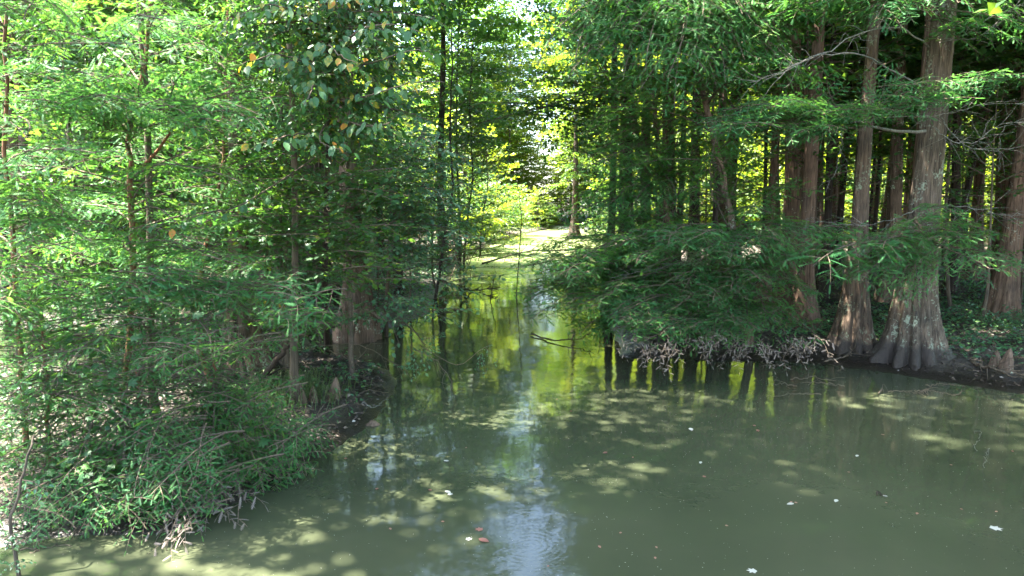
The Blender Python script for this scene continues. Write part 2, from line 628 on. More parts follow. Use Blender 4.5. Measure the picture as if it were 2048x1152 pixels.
# ------------------------------------------------------------------ objects
def link(name, data, parent=None, loc=None, mat4=None):
    o = bpy.data.objects.new(name, data)
    COL.objects.link(o)
    if parent is not None:
        o.parent = parent
    if mat4 is not None:
        o.matrix_local = mat4
    elif loc is not None:
        o.location = loc
    return o


def tag(o, label=None, cat=None, group=None, kind=None):
    if label:
        o["label"] = label
    if cat:
        o["category"] = cat
    if group:
        o["group"] = group
    if kind:
        o["kind"] = kind
    return o


def thing(name, loc, label, cat, group=None, rz=0.0):
    o = bpy.data.objects.new(name, None)
    COL.objects.link(o)
    o.empty_display_size = 0.2
    o.location = loc
    o.rotation_euler = (0, 0, rz)
    return tag(o, label, cat, group)


# ------------------------------------------------------------------ terrain
def poly_sd(P, poly):
    """Signed distance to a polygon, positive inside."""
    poly = np.asarray(poly, float)
    d2 = np.full(len(P), 1e18)
    inside = np.zeros(len(P), bool)
    for a, b in zip(poly, np.roll(poly, -1, axis=0)):
        e = b - a
        w = P - a
        t = np.clip((w @ e) / (e @ e + 1e-12), 0, 1)
        q = w - t[:, None] * e
        d2 = np.minimum(d2, (q * q).sum(1))
        c = (a[1] <= P[:, 1]) != (b[1] <= P[:, 1])
        xx = a[0] + (P[:, 1] - a[1]) * e[0] / (e[1] if abs(e[1]) > 1e-9 else 1e-9)
        inside ^= c & (P[:, 0] < xx)
    return np.where(inside, 1, -1) * np.sqrt(d2)


def shore(*pts):
    return [on_plane(x, y)[:2] for x, y in pts]


RIGHT_LAND = shore((2500, 905), (2200, 822), (2048, 790), (1850, 757), (1700, 735), (1550, 722), (1400, 722), (1245, 712), (1222, 650), (1222, 600),
                   (1212, 540), (1200, 500), (1205, 478), (1225, 462)) + [np.array(p, float) for p in ((13, 84), (14, 900), (900, 900), (900, -80), (17, -80), (13, 3))]
LEFT_LAND = shore((1105, 457), (1060, 466), (985, 488), (940, 515), (905, 545), (880, 585), (850, 630), (800, 652), (650, 668), (450, 652), (200, 655), (-200, 662)) + \
    [np.array(p, float) for p in ((-60, 17), (-900, 17), (-900, 900), (6, 900), (5, 84))]
FAR_LAND = [np.array(p, float) for p in ((-900, 82), (900, 82), (900, 900), (-900, 900))]
SPIT = shore((-100, 1125), (100, 1078), (350, 1058), (480, 1000), (560, 952), (640, 908), (720, 862), (770, 812), (795, 772), (775, 738), (730, 722),
             (600, 708), (450, 702), (300, 722), (0, 735)) + [np.array(p, float) for p in ((-13, 12.6), (-60, 13), (-60, 3), (-9, 4.6))]
NEAR_LAND = [np.array(p, float) for p in ((-900, 1.2), (-6, 1.6), (2, 1.0), (14, 1.4), (900, 1.2), (900, -900), (-900, -900))]
LANDS = [NEAR_LAND, RIGHT_LAND, LEFT_LAND, FAR_LAND, SPIT]


def wobble(x, y):
    return (0.5 * np.sin(x * 1.7 + 0.6 * y) * np.cos(y * 1.3 - x * 0.5) + 0.3 * np.sin(x * 4.1 + 1.3) * np.sin(y * 3.7 + 0.4)
            + 0.2 * np.sin(x * 9.3 + y * 2.1) * np.cos(y * 8.1 - x * 3.0))


def land_d(x, y):
    P = np.stack([np.ravel(x), np.ravel(y)], 1)
    d = np.max([poly_sd(P, L) for L in LANDS], axis=0)
    return d


def height(x, y):
    x = np.ravel(np.asarray(x, float))
    y = np.ravel(np.asarray(y, float))
    d = land_d(x, y)
    w = wobble(x, y)
    d = d + 0.13 * w
    up = 0.22 * (1 - np.exp(-np.maximum(d, 0) / 0.8)) + np.minimum(np.maximum(d, 0), 14) * 0.022 + 0.07 * w * np.clip(d / 0.5, 0, 1)
    up += 0.025 * np.sin(x * 17 + 3 * np.sin(y * 5)) * np.sin(y * 15 + 2 * np.sin(x * 7)) * np.clip(d / 0.3, 0, 1)
    dn = -0.6 * (1 - np.exp(np.minimum(d, 0) / 0.7))
    return np.where(d > 0, up, dn)


def hz(x, y):
    return float(height([x], [y])[0])


def axis(breaks):
    out = []
    for a, b, s in breaks:
        out.append(np.arange(a, b, s))
    return np.concatenate(out + [[breaks[-1][1]]])


gx = axis([(-900, -200, 100), (-200, -50, 15), (-50, -14, 1.2), (-14, 14, 0.085), (14, 50, 1.2), (50, 200, 15), (200, 900, 100)])
gy = axis([(-80, 4, 6), (4, 17, 0.085), (17, 30, 0.3), (30, 100, 1.5), (100, 900, 80)])
GX, GY = np.meshgrid(gx, gy)
GZ = height(GX, GY)
ny, nx = GX.shape
ii = (np.arange(ny - 1)[:, None] * nx + np.arange(nx - 1)[None, :]).ravel()
gT = np.concatenate([np.stack([ii, ii + 1, ii + nx + 1], 1), np.stack([ii, ii + nx + 1, ii + nx], 1)])
g = Geo()
g.add(np.stack([GX.ravel(), GY.ravel(), GZ], 1), gT)
tag(link("ground", g.mesh("ground", [MAT['mud']])), kind='structure')

g = Geo()
g.add([(-900, -80, 0), (900, -80, 0), (900, 900, 0), (-900, 900, 0)], [(0, 1, 2), (0, 2, 3)])
tag(link("water", g.mesh("water", [MAT['water']], smooth=False)), kind='structure')


# ------------------------------------------------------------------ boughs
def cypress_bough(rng, L, lod, droop=0.22, dens=1.0, bl=0.14):
    """A flat, feathery cypress bough along +X: branch, side sprays, two-ranked branchlets."""
    g = Geo()
    n = 10
    s = np.linspace(0, 1, n)
    wy = 0.05 * L * np.sin(s * rng.uniform(3, 6) + rng.uniform(0, 6)) * s
    main = np.stack([L * s, wy, L * (0.10 * s - (0.10 + droop) * s * s)], 1)
    tube(g, main, 0.0065 * L ** 0.9 * (1.15 - s) + 0.0025, 5 if lod < 2 else 3, 0, 0.5, cap=False)
    tp = TM['feather%d' % lod]
    sp_gap = {0: 0.105, 1: 0.10, 2: 0.16}[lod] / dens
    bl_gap = {0: 0.038, 1: 0.046, 2: 0.075}[lod] / dens
    bsize = bl * {0: 1.0, 1: 1.08, 2: 1.9}[lod]
    P, X, N, Ls, Ti = [], [], [], [], []
    k = 0
    ss = 0.10
    while ss < 1.0:
        side = 1 if k % 2 else -1
        k += 1
        p0 = np.array([np.interp(ss, s, main[:, i]) for i in range(3)])
        slen = (0.16 + 0.30 * L * (1 - ss) ** 0.75 * min(1, ss * 3.0)) * rng.uniform(0.6, 1.2)
        slen = min(slen, 0.95)
        ang = math.radians(rng.uniform(45, 76)) * side
        lift = rng.normal(0.02, 0.20)
        d = np.array([math.cos(ang), math.sin(ang), lift])
        d /= np.linalg.norm(d)
        nb = max(4, int(slen / bl_gap))
        t = np.linspace(0.06, 1, nb)
        curl = rng.uniform(0.15, 0.5)
        pts = p0 + d * (t * slen)[:, None] + np.stack([0.10 * slen * t * t, 0 * t, -curl * slen * t * t], 1)
        if lod < 2:
            tube(g, np.concatenate([[p0], pts[[nb // 3, 2 * nb // 3, -1]]]), [0.004, 0.003, 0.0022, 0.0012], 3, 0, 0.5, cap=False)
        tan = nrm(np.gradient(pts, axis=0))
        up0 = nrm(np.cross(d, np.array([-d[1], d[0], 0]) if abs(d[2]) < 0.95 else np.array([0, 1, 0])))
        if up0[2] < 0:
            up0 = -up0
        bsd = np.where(np.arange(nb) % 2 == 0, 1.0, -1.0)
        sd = nrm(np.cross(up0, tan))
        a = np.radians(rng.uniform(48, 82, nb))
        a[-1] = 0.05
        dirs = tan * np.cos(a)[:, None] + sd * (np.sin(a) * bsd)[:, None] + np.array([0, 0, 1.0]) * rng.normal(-0.12, 0.22, nb)[:, None]
        P.append(pts)
        X.append(dirs)
        N.append(up0 + rng.normal(0, 0.28, (nb, 3)))
        Ls.append(bsize * (0.55 + 0.6 * np.sin(math.pi * np.clip(t * 0.8 + 0.15, 0, 1))) * rng.uniform(0.75, 1.2, nb))
        Ti.append(np.clip(rng.normal(0.45, 0.16) + rng.normal(0, 0.10, nb) + 0.18 * t, 0, 1))
        ss += sp_gap / L * rng.uniform(0.7, 1.3)
    leaves(g, tp, np.concatenate(P), np.concatenate(X), np.concatenate(N), np.concatenate(Ls), 1, np.concatenate(Ti))
    g.arrays()
    return g


def broad_bough(rng, L, lod, kind='oval', leaf=0.09, droop=0.12, dens=1.0, hang=0.25):
    """A layered broadleaf bough along +X: branch, side twigs, alternate leaves."""
    g = Geo()
    n = 9
    s = np.linspace(0, 1, n)
    wy = 0.06 * L * np.sin(s * rng.uniform(3, 6) + rng.uniform(0, 6)) * s
    main = np.stack([L * s, wy, L * (0.08 * s - (0.08 + droop) * s * s)], 1)
    tube(g, main, 0.006 * L * (1.1 - s) + 0.002, 5 if lod < 2 else 3, 0, 0.5, cap=False)
    tp = TM['%s%d' % (kind, lod)]
    tw_gap = {0: 0.14, 1: 0.14, 2: 0.19}[lod] / dens
    lf_gap = {0: 0.55, 1: 0.58, 2: 0.75}[lod] * leaf / dens
    size = leaf * {0: 1.0, 1: 1.08, 2: 1.75}[lod]
    P, X, N, Ls, Ti = [], [], [], [], []
    ss, k = 0.12, 0
    while ss < 1.02:
        side = 1 if k % 2 else -1
        k += 1
        q = min(ss, 1.0)
        p0 = np.array([np.interp(q, s, main[:, i]) for i in range(3)])
        tl = (0.14 + 0.32 * L * (1 - q) ** 0.8 * min(1, q * 3)) * rng.uniform(0.6, 1.25)
        tl = min(tl, 0.9)
        ang = math.radians(rng.uniform(30, 70)) * side
        d = nrm(np.array([math.cos(ang), math.sin(ang), rng.normal(0.05, 0.22)]))
        nb = max(3, int(tl / lf_gap))
        t = np.linspace(0.12, 1, nb)
        pts = p0 + d * (t * tl)[:, None] + np.array([0, 0, -1.0]) * (0.22 * tl * t * t)[:, None]
        if lod < 2:
            tube(g, [p0, pts[nb // 2], pts[-1]], [0.004, 0.003, 0.0015], 3, 0, 0.5, cap=False)
        sd = np.array([-d[1], d[0], 0.0])
        bsd = np.where(np.arange(nb) % 2 == 0, 1.0, -1.0)
        a = np.radians(rng.uniform(30, 75, nb))
        dirs = d[None] * np.cos(a)[:, None] + sd[None] * (np.sin(a) * bsd)[:, None] + np.array([0, 0, -1.0]) * rng.normal(hang, 0.22, nb)[:, None]
        P.append(pts)
        X.append(dirs)
        N.append(np.array([0, 0, 1.0]) + rng.normal(0, 0.30, (nb, 3)))
        Ls.append(size * rng.uniform(0.6, 1.2, nb))
        Ti.append(np.clip(rng.normal(0.42, 0.12) + rng.normal(0, 0.16, nb), 0, 1))
        ss += tw_gap / L * rng.uniform(0.7, 1.3)
    leaves(g, tp, np.concatenate(P), np.concatenate(X), np.concatenate(N), np.concatenate(Ls), 1, np.concatenate(Ti))
    g.arrays()
    return g


def dead_spray(rng, L):
    g = Geo()
    return cypress_bough(rng, L, 1, droop=0.5, dens=0.8)


LIB = {}          # kind -> list of (length, Geo)
MESH = {}         # (kind, index) -> mesh


def lib(kind, lengths, fn, mats):
    LIB[kind] = ([], mats)
    for L in lengths:
        LIB[kind][0].append((L, fn(np.random.default_rng(len(LIB) * 100 + len(LIB[kind][0])), L)))


lib('cyp0', [0.7, 0.9, 1.2, 1.2, 1.6, 1.6, 2.2, 2.2], lambda r, L: cypress_bough(r, L, 0, bl=0.125, dens=1.0), ('twig', 'needle'))
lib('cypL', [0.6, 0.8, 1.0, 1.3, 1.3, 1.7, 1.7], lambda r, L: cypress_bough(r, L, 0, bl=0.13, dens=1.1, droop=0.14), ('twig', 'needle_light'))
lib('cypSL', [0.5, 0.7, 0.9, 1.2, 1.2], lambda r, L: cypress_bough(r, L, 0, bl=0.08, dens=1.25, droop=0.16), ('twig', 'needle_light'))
lib('cypS', [0.5, 0.7, 0.9, 1.2, 1.2], lambda r, L: cypress_bough(r, L, 0, bl=0.080, dens=1.25, droop=0.2), ('twig', 'needle'))
lib('cyp1', [1.2, 1.8, 1.8, 2.4, 2.4, 3.2, 3.2, 4.0], lambda r, L: cypress_bough(r, L, 1), ('twig', 'needle'))
lib('cyp2', [1.6, 2.2, 2.2, 3.0, 3.0, 3.8], lambda r, L: cypress_bough(r, L, 2), ('twig', 'needle_far'))
lib('map0', [0.9, 1.3, 1.3, 1.8], lambda r, L: broad_bough(r, L, 0, 'maple', 0.10), ('twig', 'maple'))
lib('map1', [1.2, 1.8, 1.8, 2.4, 3.0], lambda r, L: broad_bough(r, L, 1, 'maple', 0.11), ('twig', 'maple'))
lib('map2', [1.6, 2.2, 3.0, 3.0], lambda r, L: broad_bough(r, L, 2, 'maple', 0.12), ('twig', 'maple'))
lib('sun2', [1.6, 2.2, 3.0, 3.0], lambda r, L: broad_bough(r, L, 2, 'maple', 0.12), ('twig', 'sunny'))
lib('dog0', [0.6, 0.9, 1.2, 1.6], lambda r, L: broad_bough(r, L, 0, 'oval', 0.085, hang=0.3), ('twig', 'dogwood'))
lib('dead1', [0.4, 0.6, 0.9], lambda r, L: cypress_bough(r, L, 0, droop=0.5, dens=0.9, bl=0.10), ('twig', 'dead_needle'))


def bough_mesh(kind, i):
    if (kind, i) not in MESH:
        gs, mats = LIB[kind]
        nm = {'dead1': 'withered_bough'}.get(kind, 'bough')
        MESH[(kind, i)] = gs[i][1].mesh(nm, [MAT[m] for m in mats], smooth=False)
    return MESH[(kind, i)]


def frame(p0, p1, roll=0.0):
    p0, p1 = np.asarray(p0, float), np.asarray(p1, float)
    x = nrm(p1 - p0)
    up = np.array([0, 0, 1.0]) if abs(x[2]) < 0.93 else np.array([0.3, -0.9, 0.3])
    y = nrm(np.cross(up, x))
    z = np.cross(x, y)
    y, z = y * math.cos(roll) + z * math.sin(roll), z * math.cos(roll) - y * math.sin(roll)
    return np.stack([x, y, z], 1)


def bough(root, kind, p0, p1, roll=None, name=None):
    """A bough part of the tree ROOT from world point P0 reaching to P1."""
    p0, p1 = np.asarray(p0, float), np.asarray(p1, float)
    L = np.linalg.norm(p1 - p0)
    gs, _ = LIB[kind]
    dif = np.array([abs(math.log(l / L)) for l, _ in gs]) + RNG.random(len(gs)) * 0.25
    i = int(np.argmin(dif))
    # aim a little higher so that the drooping tip ends at P1
    aim = p1 + np.array([0, 0, 0.20 * L])
    R = frame(p0, aim, RNG.normal(0, 0.25) if roll is None else roll)
    sc = L / gs[i][0]
    M = Matrix([[*(R[0] * sc), 0], [*(R[1] * sc), 0], [*(R[2] * sc), 0], [0, 0, 0, 1]])
    loc = p0 - np.array(root.location)
    M.translation = Vector(loc)
    o = link(name or ("withered_bough" if kind == 'dead1' else "bough"), bough_mesh(kind, i), root, mat4=M)
    return o


def crown_geo(rng, kind, z0, z1, rad, nb, shape='cone'):
    """A whole crown merged from many boughs round the trunk axis (trunk base at the origin)."""
    g = Geo()
    gs, _ = LIB[kind]
    for k in range(nb):
        f = (k + rng.random()) / nb
        z = z0 + (z1 - z0) * f ** 0.9
        if shape == 'cone':
            r = rad * (1 - f) ** 0.65 * min(1, 0.55 + f * 3) + 0.35
        else:
            r = rad * math.sqrt(max(0.02, 1 - (2 * f - 0.85) ** 2 * 0.75))
        r *= rng.uniform(0.6, 1.2)
        az = k * 2.39996 + rng.normal(0, 0.5)
        pitch = rng.normal(0.10 + 0.55 * f * f, 0.16)
        i = int(np.argmin([abs(math.log(l / r)) + rng.random() * 0.3 for l, _ in gs]))
        d = np.array([math.cos(az) * math.cos(pitch), math.sin(az) * math.cos(pitch), math.sin(pitch)])
        p0 = np.array([math.cos(az), math.sin(az), 0]) * 0.1 * r + np.array([0, 0, z])
        R = frame(p0, p0 + d, rng.normal(0, 0.25)) * (r / gs[i][0])
        g.add_geo(gs[i][1], R, p0, rng.normal(0, 0.06))
    g.arrays()
    return g


# ------------------------------------------------------------------ trunks
def trunk_geo(rng, H, r, flare=1.6, flutes=7, ns=20, nz=26, flare_h=1.6, lean=(0, 0), wob=0.05, depth=0.35, toes=0.0, top=0.12):
    """Tapered trunk with a fluted, swollen cypress base; base at the origin."""
    z = H * np.linspace(0, 1, nz) ** 2.0
    z[0] = -0.35
    th = np.arange(ns) * 2 * math.pi / ns
    ph = rng.uniform(0, 6.28, 4)
    # uneven ridges
    warp = th + 0.35 * np.sin(th * 2 + ph[0]) / 2 + 0.25 * np.sin(th * 3 + ph[1]) / 3
    ridge = np.abs(np.cos(warp * flutes / 2 + ph[2])) ** 0.55
    ridge = ridge * 2 - 1.3
    amp = 1 + 0.35 * np.sin(th * 2 + ph[3]) + 0.2 * np.sin(th * 5 + ph[0])
    zz = np.maximum(z, 0)
    e = np.exp(-zz / (flare_h * 0.55))
    e2 = np.exp(-zz / (flare_h * 0.10))
    taper = (1 - (1 - top) * np.clip(zz / H, 0, 1) ** 0.9)
    rad = r * taper[:, None] * (1 + flare * e[:, None] * (1 + depth * ridge * amp) + 0.05 * np.cos(th * 3 + zz[:, None] * 0.6) * 1.0)
    rad = rad + r * toes * e2[:, None] * np.clip(ridge * amp, -0.2, 1.5)
    rad += r * 0.03 * rng.normal(0, 1, rad.shape)
    cx = lean[0] * zz + wob * np.sin(zz * 0.5 + ph[0]) * np.clip(zz, 0, 1)
    cy_ = lean[1] * zz + wob * np.cos(zz * 0.43 + ph[1]) * np.clip(zz, 0, 1)
    V = np.stack([cx[:, None] + rad * np.cos(th), cy_[:, None] + rad * np.sin(th), np.broadcast_to(z[:, None], rad.shape)], -1).reshape(-1, 3)
    i = np.arange(nz - 1)[:, None] * ns
    j = np.arange(ns)[None, :]
    j2 = (j + 1) % ns
    T = np.concatenate([np.stack([i + j, i + j2, i + ns + j2], -1).reshape(-1, 3), np.stack([i + j, i + ns + j2, i + ns + j], -1).reshape(-1, 3)])
    g = Geo()
    g.add(V, T, 0)
    return g


def stem_part(root, ctrl, r0, r1, m, sides=7, n=16, name="trunk", noise=0.0):
    pts = curve(ctrl, n)
    if noise:
        pts[1:-1] += RNG.normal(0, noise, (n - 2, 3))
    g = Geo()
    tube(g, pts - np.array(root.location), np.linspace(r0, r1, n), sides, 0)
    return link(name, g.mesh(name, [MAT[m]]), root), pts


# ------------------------------------------------------------------ forest stock: crowns and trunks shared by the trees behind
def stock(kind, variants):
    out = []
    mats = [MAT[m] for m in LIB[kind][1]]
    for k, v in enumerate(variants):
        out.append(crown_geo(np.random.default_rng(500 + k + len(kind) * 7), kind, *v).mesh("crown", mats, smooth=False))
    return out


CROWN = {
    'cyp_near': stock('cyp1', [(6.5, 21, 2.8, 46), (5.5, 20, 2.8, 46), (7.5, 22, 3.0, 46)]),
    'cyp_thin': stock('cyp1', [(8, 21, 2.6, 20), (7, 22, 2.8, 22)]),
    'cyp_far': stock('cyp2', [(6, 25, 3.4, 95), (8, 26, 3.8, 95), (4, 22, 3.4, 95), (2.5, 22, 3.6, 105)]),
    'map_far': stock('map2', [(4.5, 20, 4.2, 90, 'round'), (6, 22, 4.8, 95, 'round'), (1.5, 12, 3.4, 70, 'round')]),
    'high': stock('map2', [(10.5, 21, 4.6, 95, 'round'), (11, 23, 4.8, 100, 'round'), (12, 23, 3.6, 34, 'round'), (16, 28, 5.4, 120, 'round'), (13, 27, 3.0, 90, 'round')]),
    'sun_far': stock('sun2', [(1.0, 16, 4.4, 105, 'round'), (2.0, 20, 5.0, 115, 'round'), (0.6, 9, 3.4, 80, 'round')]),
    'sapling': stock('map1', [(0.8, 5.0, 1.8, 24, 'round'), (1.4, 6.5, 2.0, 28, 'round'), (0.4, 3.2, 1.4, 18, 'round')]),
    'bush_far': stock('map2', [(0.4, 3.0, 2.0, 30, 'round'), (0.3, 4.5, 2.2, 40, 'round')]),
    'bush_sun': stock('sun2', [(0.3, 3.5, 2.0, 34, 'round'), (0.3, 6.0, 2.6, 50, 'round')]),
    'cyp_sap': stock('cyp1', [(0.6, 6.5, 1.9, 26), (1.0, 8.0, 2.1, 30)]),
}
TRUNK = {}
for nm, m, args in [
    ('mid', 'bark', [(22, 0.19, 1.2, 7), (22, 0.16, 1.1, 6), (23, 0.22, 1.3, 8)]),
    ('mid_red', 'bark_red', [(22, 0.18, 1.2, 7), (21, 0.15, 1.0, 6)]),
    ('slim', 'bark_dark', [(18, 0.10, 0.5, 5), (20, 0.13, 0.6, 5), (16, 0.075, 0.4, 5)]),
    ('pole', 'twig', [(24, 0.045, 0.5, 5)]),
    ('sap', 'twig', [(6, 0.035, 0.3, 4), (7, 0.045, 0.3, 4)]),
]:
    TRUNK[nm] = [trunk_geo(np.random.default_rng(70 + i), a[0], a[1], a[2], a[3], ns=18, nz=22, wob=0.10).mesh("trunk", [MAT[m]]) for i, a in enumerate(args)]


def tree(name, x, y, trunk, crown, sc, label, cat, group, rz=None, crown_sc=None):
    z = hz(x, y)
    rz = random.uniform(0, 6.28) if rz is None else rz
    t = thing(name, (x, y, max(z, -0.2) - 0.03), label, cat, group, rz)
    t.scale = (sc, sc, sc)
    if trunk is not None:
        link("trunk", trunk, t)
    if crown is not None:
        c = link("crown", crown, t)
        if crown_sc:
            c.scale = crown_sc
        c.rotation_euler = (0, 0, random.uniform(0, 6.28))
    return t


def scatter(n, box, ok, gap, taken):
    out = []
    tries = 0
    while len(out) < n and tries < n * 60:
        tries += 1
        x = random.uniform(box[0], box[1])
        y = random.uniform(box[2], box[3])
        if not ok(x, y):
            continue
        if any((x - a) ** 2 + (y - b) ** 2 < gap * gap for a, b in taken):
            continue
        taken.append((x, y))
        out.append((x, y))
    return out


def inside(poly, x, y, margin=0.0):
    return poly_sd(np.array([[x, y]]), poly)[0] > margin


TAKEN = []
exec_parts = []
# ---- right bank: named cypresses
T1p = on_plane(1824, 716, 0.14)
T1 = thing("bald_cypress", T1p, "large pale lichened cypress with a broad fluted base at the edge of the right bank", "tree", "big cypresses on the right bank")
g1 = trunk_geo(np.random.default_rng(5), 24, 0.240, 1.10, 10, ns=144, nz=100, flare_h=2.1, lean=(0.012, 0.0), wob=0.04, depth=0.42, toes=0.7, top=0.10)
link("trunk", g1.mesh("trunk", [MAT['bark_lichen']]), T1)
TAKEN.append(tuple(T1p[:2]))
T2p = on_plane(1702, 688, 0.22)
T2 = thing("bald_cypress", T2p, "slimmer brown cypress with a skirt-shaped base just left of the big lichened cypress", "tree", "big cypresses on the right bank")
g2 = trunk_geo(np.random.default_rng(8), 22, 0.125, 2.3, 9, ns=96, nz=80, flare_h=2.1, lean=(0.012, 0.0), wob=0.03, depth=0.24, toes=0.5, top=0.2)
link("trunk", g2.mesh("trunk", [MAT['bark_skirt']]), T2)
TAKEN.append(tuple(T2p[:2]))
T3p = on_plane(2000, 640, 0.3)
T3 = thing("bald_cypress", T3p, "thick brown cypress trunk rising from green undergrowth at the far right", "tree", "big cypresses on the right bank")
g3 = trunk_geo(np.random.default_rng(9), 23, 0.20, 1.0, 8, ns=64, nz=60, flare_h=1.8, lean=(0.03, 0.0), wob=0.04, depth=0.22, toes=0.3, top=0.12)
link("trunk", g3.mesh("trunk", [MAT['bark_red']]), T3)
TAKEN.append(tuple(T3p[:2]))
NAMED = [
    (1568, 628, 0.25, 'bark_red', "shaded straight cypress trunk standing left of the skirt-based cypress"),
    (1527, 610, 0.15, 'bark_red', "slender reddish trunk close beside the shaded straight cypress trunk"),
    (1772, 610, 0.22, 'bark', "brown trunk standing back between the skirt-based and lichened cypresses"),
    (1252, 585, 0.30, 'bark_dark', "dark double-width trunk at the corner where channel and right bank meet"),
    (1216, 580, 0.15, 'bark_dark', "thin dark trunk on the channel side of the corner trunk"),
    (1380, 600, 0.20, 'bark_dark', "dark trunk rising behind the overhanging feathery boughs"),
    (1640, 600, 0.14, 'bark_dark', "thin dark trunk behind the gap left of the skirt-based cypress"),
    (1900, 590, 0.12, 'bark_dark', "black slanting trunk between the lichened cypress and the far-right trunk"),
]
NAMED_T = []
for k, (px, py, r, m, lab) in enumerate(NAMED):
    p = on_plane(px, py, 0.3)
    t = thing("bald_cypress", p, lab, "tree", "trunks standing in the right bank forest")
    lean = (0.10, 0) if 'slanting' in lab else (random.uniform(-0.01, 0.015), 0)
    link("trunk", trunk_geo(np.random.default_rng(30 + k), 22, r * 0.74, 1.1, 7, ns=28, nz=30, lean=lean, wob=0.06).mesh("trunk", [MAT[m]]), t)
    c = link("crown", random.choice(CROWN['cyp_thin' if px > 1500 else 'cyp_near']), t)
    c.rotation_euler = (0, 0, random.uniform(0, 6))
    TAKEN.append(tuple(p[:2]))
    NAMED_T.append((t, p, r))
for t, kk in ((T1, 0), (T2, 1), (T3, 2)):
    c = link("crown", CROWN['cyp_thin'][kk % 2], t)
    c.location = (0.12, 0, 0.6)

# ---- right bank: the forest behind
for k, (x, y) in enumerate(scatter(74, (2, 25, 13.5, 33), lambda x, y: inside(RIGHT_LAND, x, y, 1.2) and x * 0.8 < y and not (y > 29 and x < 13) and not (x > 5 and y < 14.3), 1.35, TAKEN)):
    near = y < 20
    q = random.random()
    if q < 0.55:
        tree("bald_cypress", x, y, random.choice(TRUNK['mid' if random.random() < .5 else 'mid_red']), random.choice(CROWN['cyp_near' if near else 'cyp_far'][:2]), random.uniform(0.85, 1.15),
             "straight cypress trunk in the shaded forest behind the right bank", "tree", "trees of the forest behind the right bank")
    else:
        tree("broadleaf_tree", x, y, random.choice(TRUNK['slim']), random.choice(CROWN['map_far'][:2]), random.uniform(0.8, 1.1),
             "slender dark broadleaf tree in the shaded forest behind the right bank", "tree", "thin trees of the forest behind the right bank")
for k, (x, y) in enumerate(scatter(20, (3, 18, 14.5, 27), lambda x, y: inside(RIGHT_LAND, x, y, 1.0) and x * 0.8 < y, 1.0, TAKEN)):
    tree("maple_sapling", x, y, random.choice(TRUNK['sap']), random.choice(CROWN['sapling']), random.uniform(0.7, 1.1),
         "leafy maple sapling under the tall trees of the right bank", "sapling", "saplings under the right bank trees")
# sunlit trees on the far side of the right bank forest
for k, (x, y) in enumerate(scatter(70, (8, 75, 47, 80), lambda x, y: inside(RIGHT_LAND, x, y, 3) and (x * 0.75 < y), 2.8, TAKEN)):
    tree("broadleaf_tree", x, y, random.choice(TRUNK['slim']), random.choice(CROWN['sun_far']), random.uniform(0.9, 1.3),
         "sunlit yellow-green tree far behind the right bank trunks", "tree", "sunlit trees beyond the right bank forest")
# unseen trees added right of the view, closing the right side and reflections
for k, (x, y) in enumerate(scatter(12, (9.6, 22, -2, 9), lambda x, y: inside(RIGHT_LAND, x, y, 0.6) and x > 0.82 * y, 1.9, TAKEN)):
    if k % 3 == 0:
        tree("bald_cypress", x, y, random.choice(TRUNK['mid']), random.choice(CROWN['cyp_near']), random.uniform(0.85, 1.0),
             "unseen cypress added on the right bank beyond the edge of the view", "tree", "added cypresses beyond the right edge")
    else:
        tree("broadleaf_tree", x, y, random.choice(TRUNK['slim']), random.choice(CROWN['map_far'][:2]), random.uniform(0.85, 1.0),
             "unseen broad-crowned tree added on the right bank beyond the edge of the view", "tree", "added broadleaf trees beyond the right edge")

# added shade trees on the left spit, unseen crowns on poles shading the water
for x, y, sc, kk in [(-5.6, 11.4, 0.95, 2), (-4.4, 8.3, 0.95, 4), (-3.0, 9.3, 1.0, 4)]:
    TAKEN.append((x, y))
    tree("broadleaf_tree", x, y, TRUNK['pole'][0], CROWN['high'][kk], sc,
         "shade tree added on the left spit, its pole trunk half hidden behind leafy boughs", "tree", "added shade trees on the left spit")

for x, y, sc, kk in [(-5.4, 3.0, 1.0, 3), (-7.6, 3.6, 0.9, 3), (-5.0, 0.9, 1.05, 3)]:  # unseen trees added past the left edge to shade the near water
    tree("broadleaf_tree", x, y, TRUNK['slim'][kk % 3], CROWN['high'][kk], sc,
         "unseen high-crowned shade tree added beyond the left edge of the view", "tree", "added shade trees beyond the left edge")

for x, y, sc in [(-4.6, 24.5, 1.2), (6.2, 26.0, 1.25), (-3.4, 20.5, 1.15), (-7.0, 19.5, 1.15), (-5.5, 29.0, 1.3)]:  # added trees whose unseen crowns cut the sky reflection in the water
    TAKEN.append((x, y))
    tree("broadleaf_tree", x, y, TRUNK['slim'][0], CROWN['high'][0], sc, "tall tree added so its unseen high crown trims the sky reflection", "tree", "added trees beside the channel")

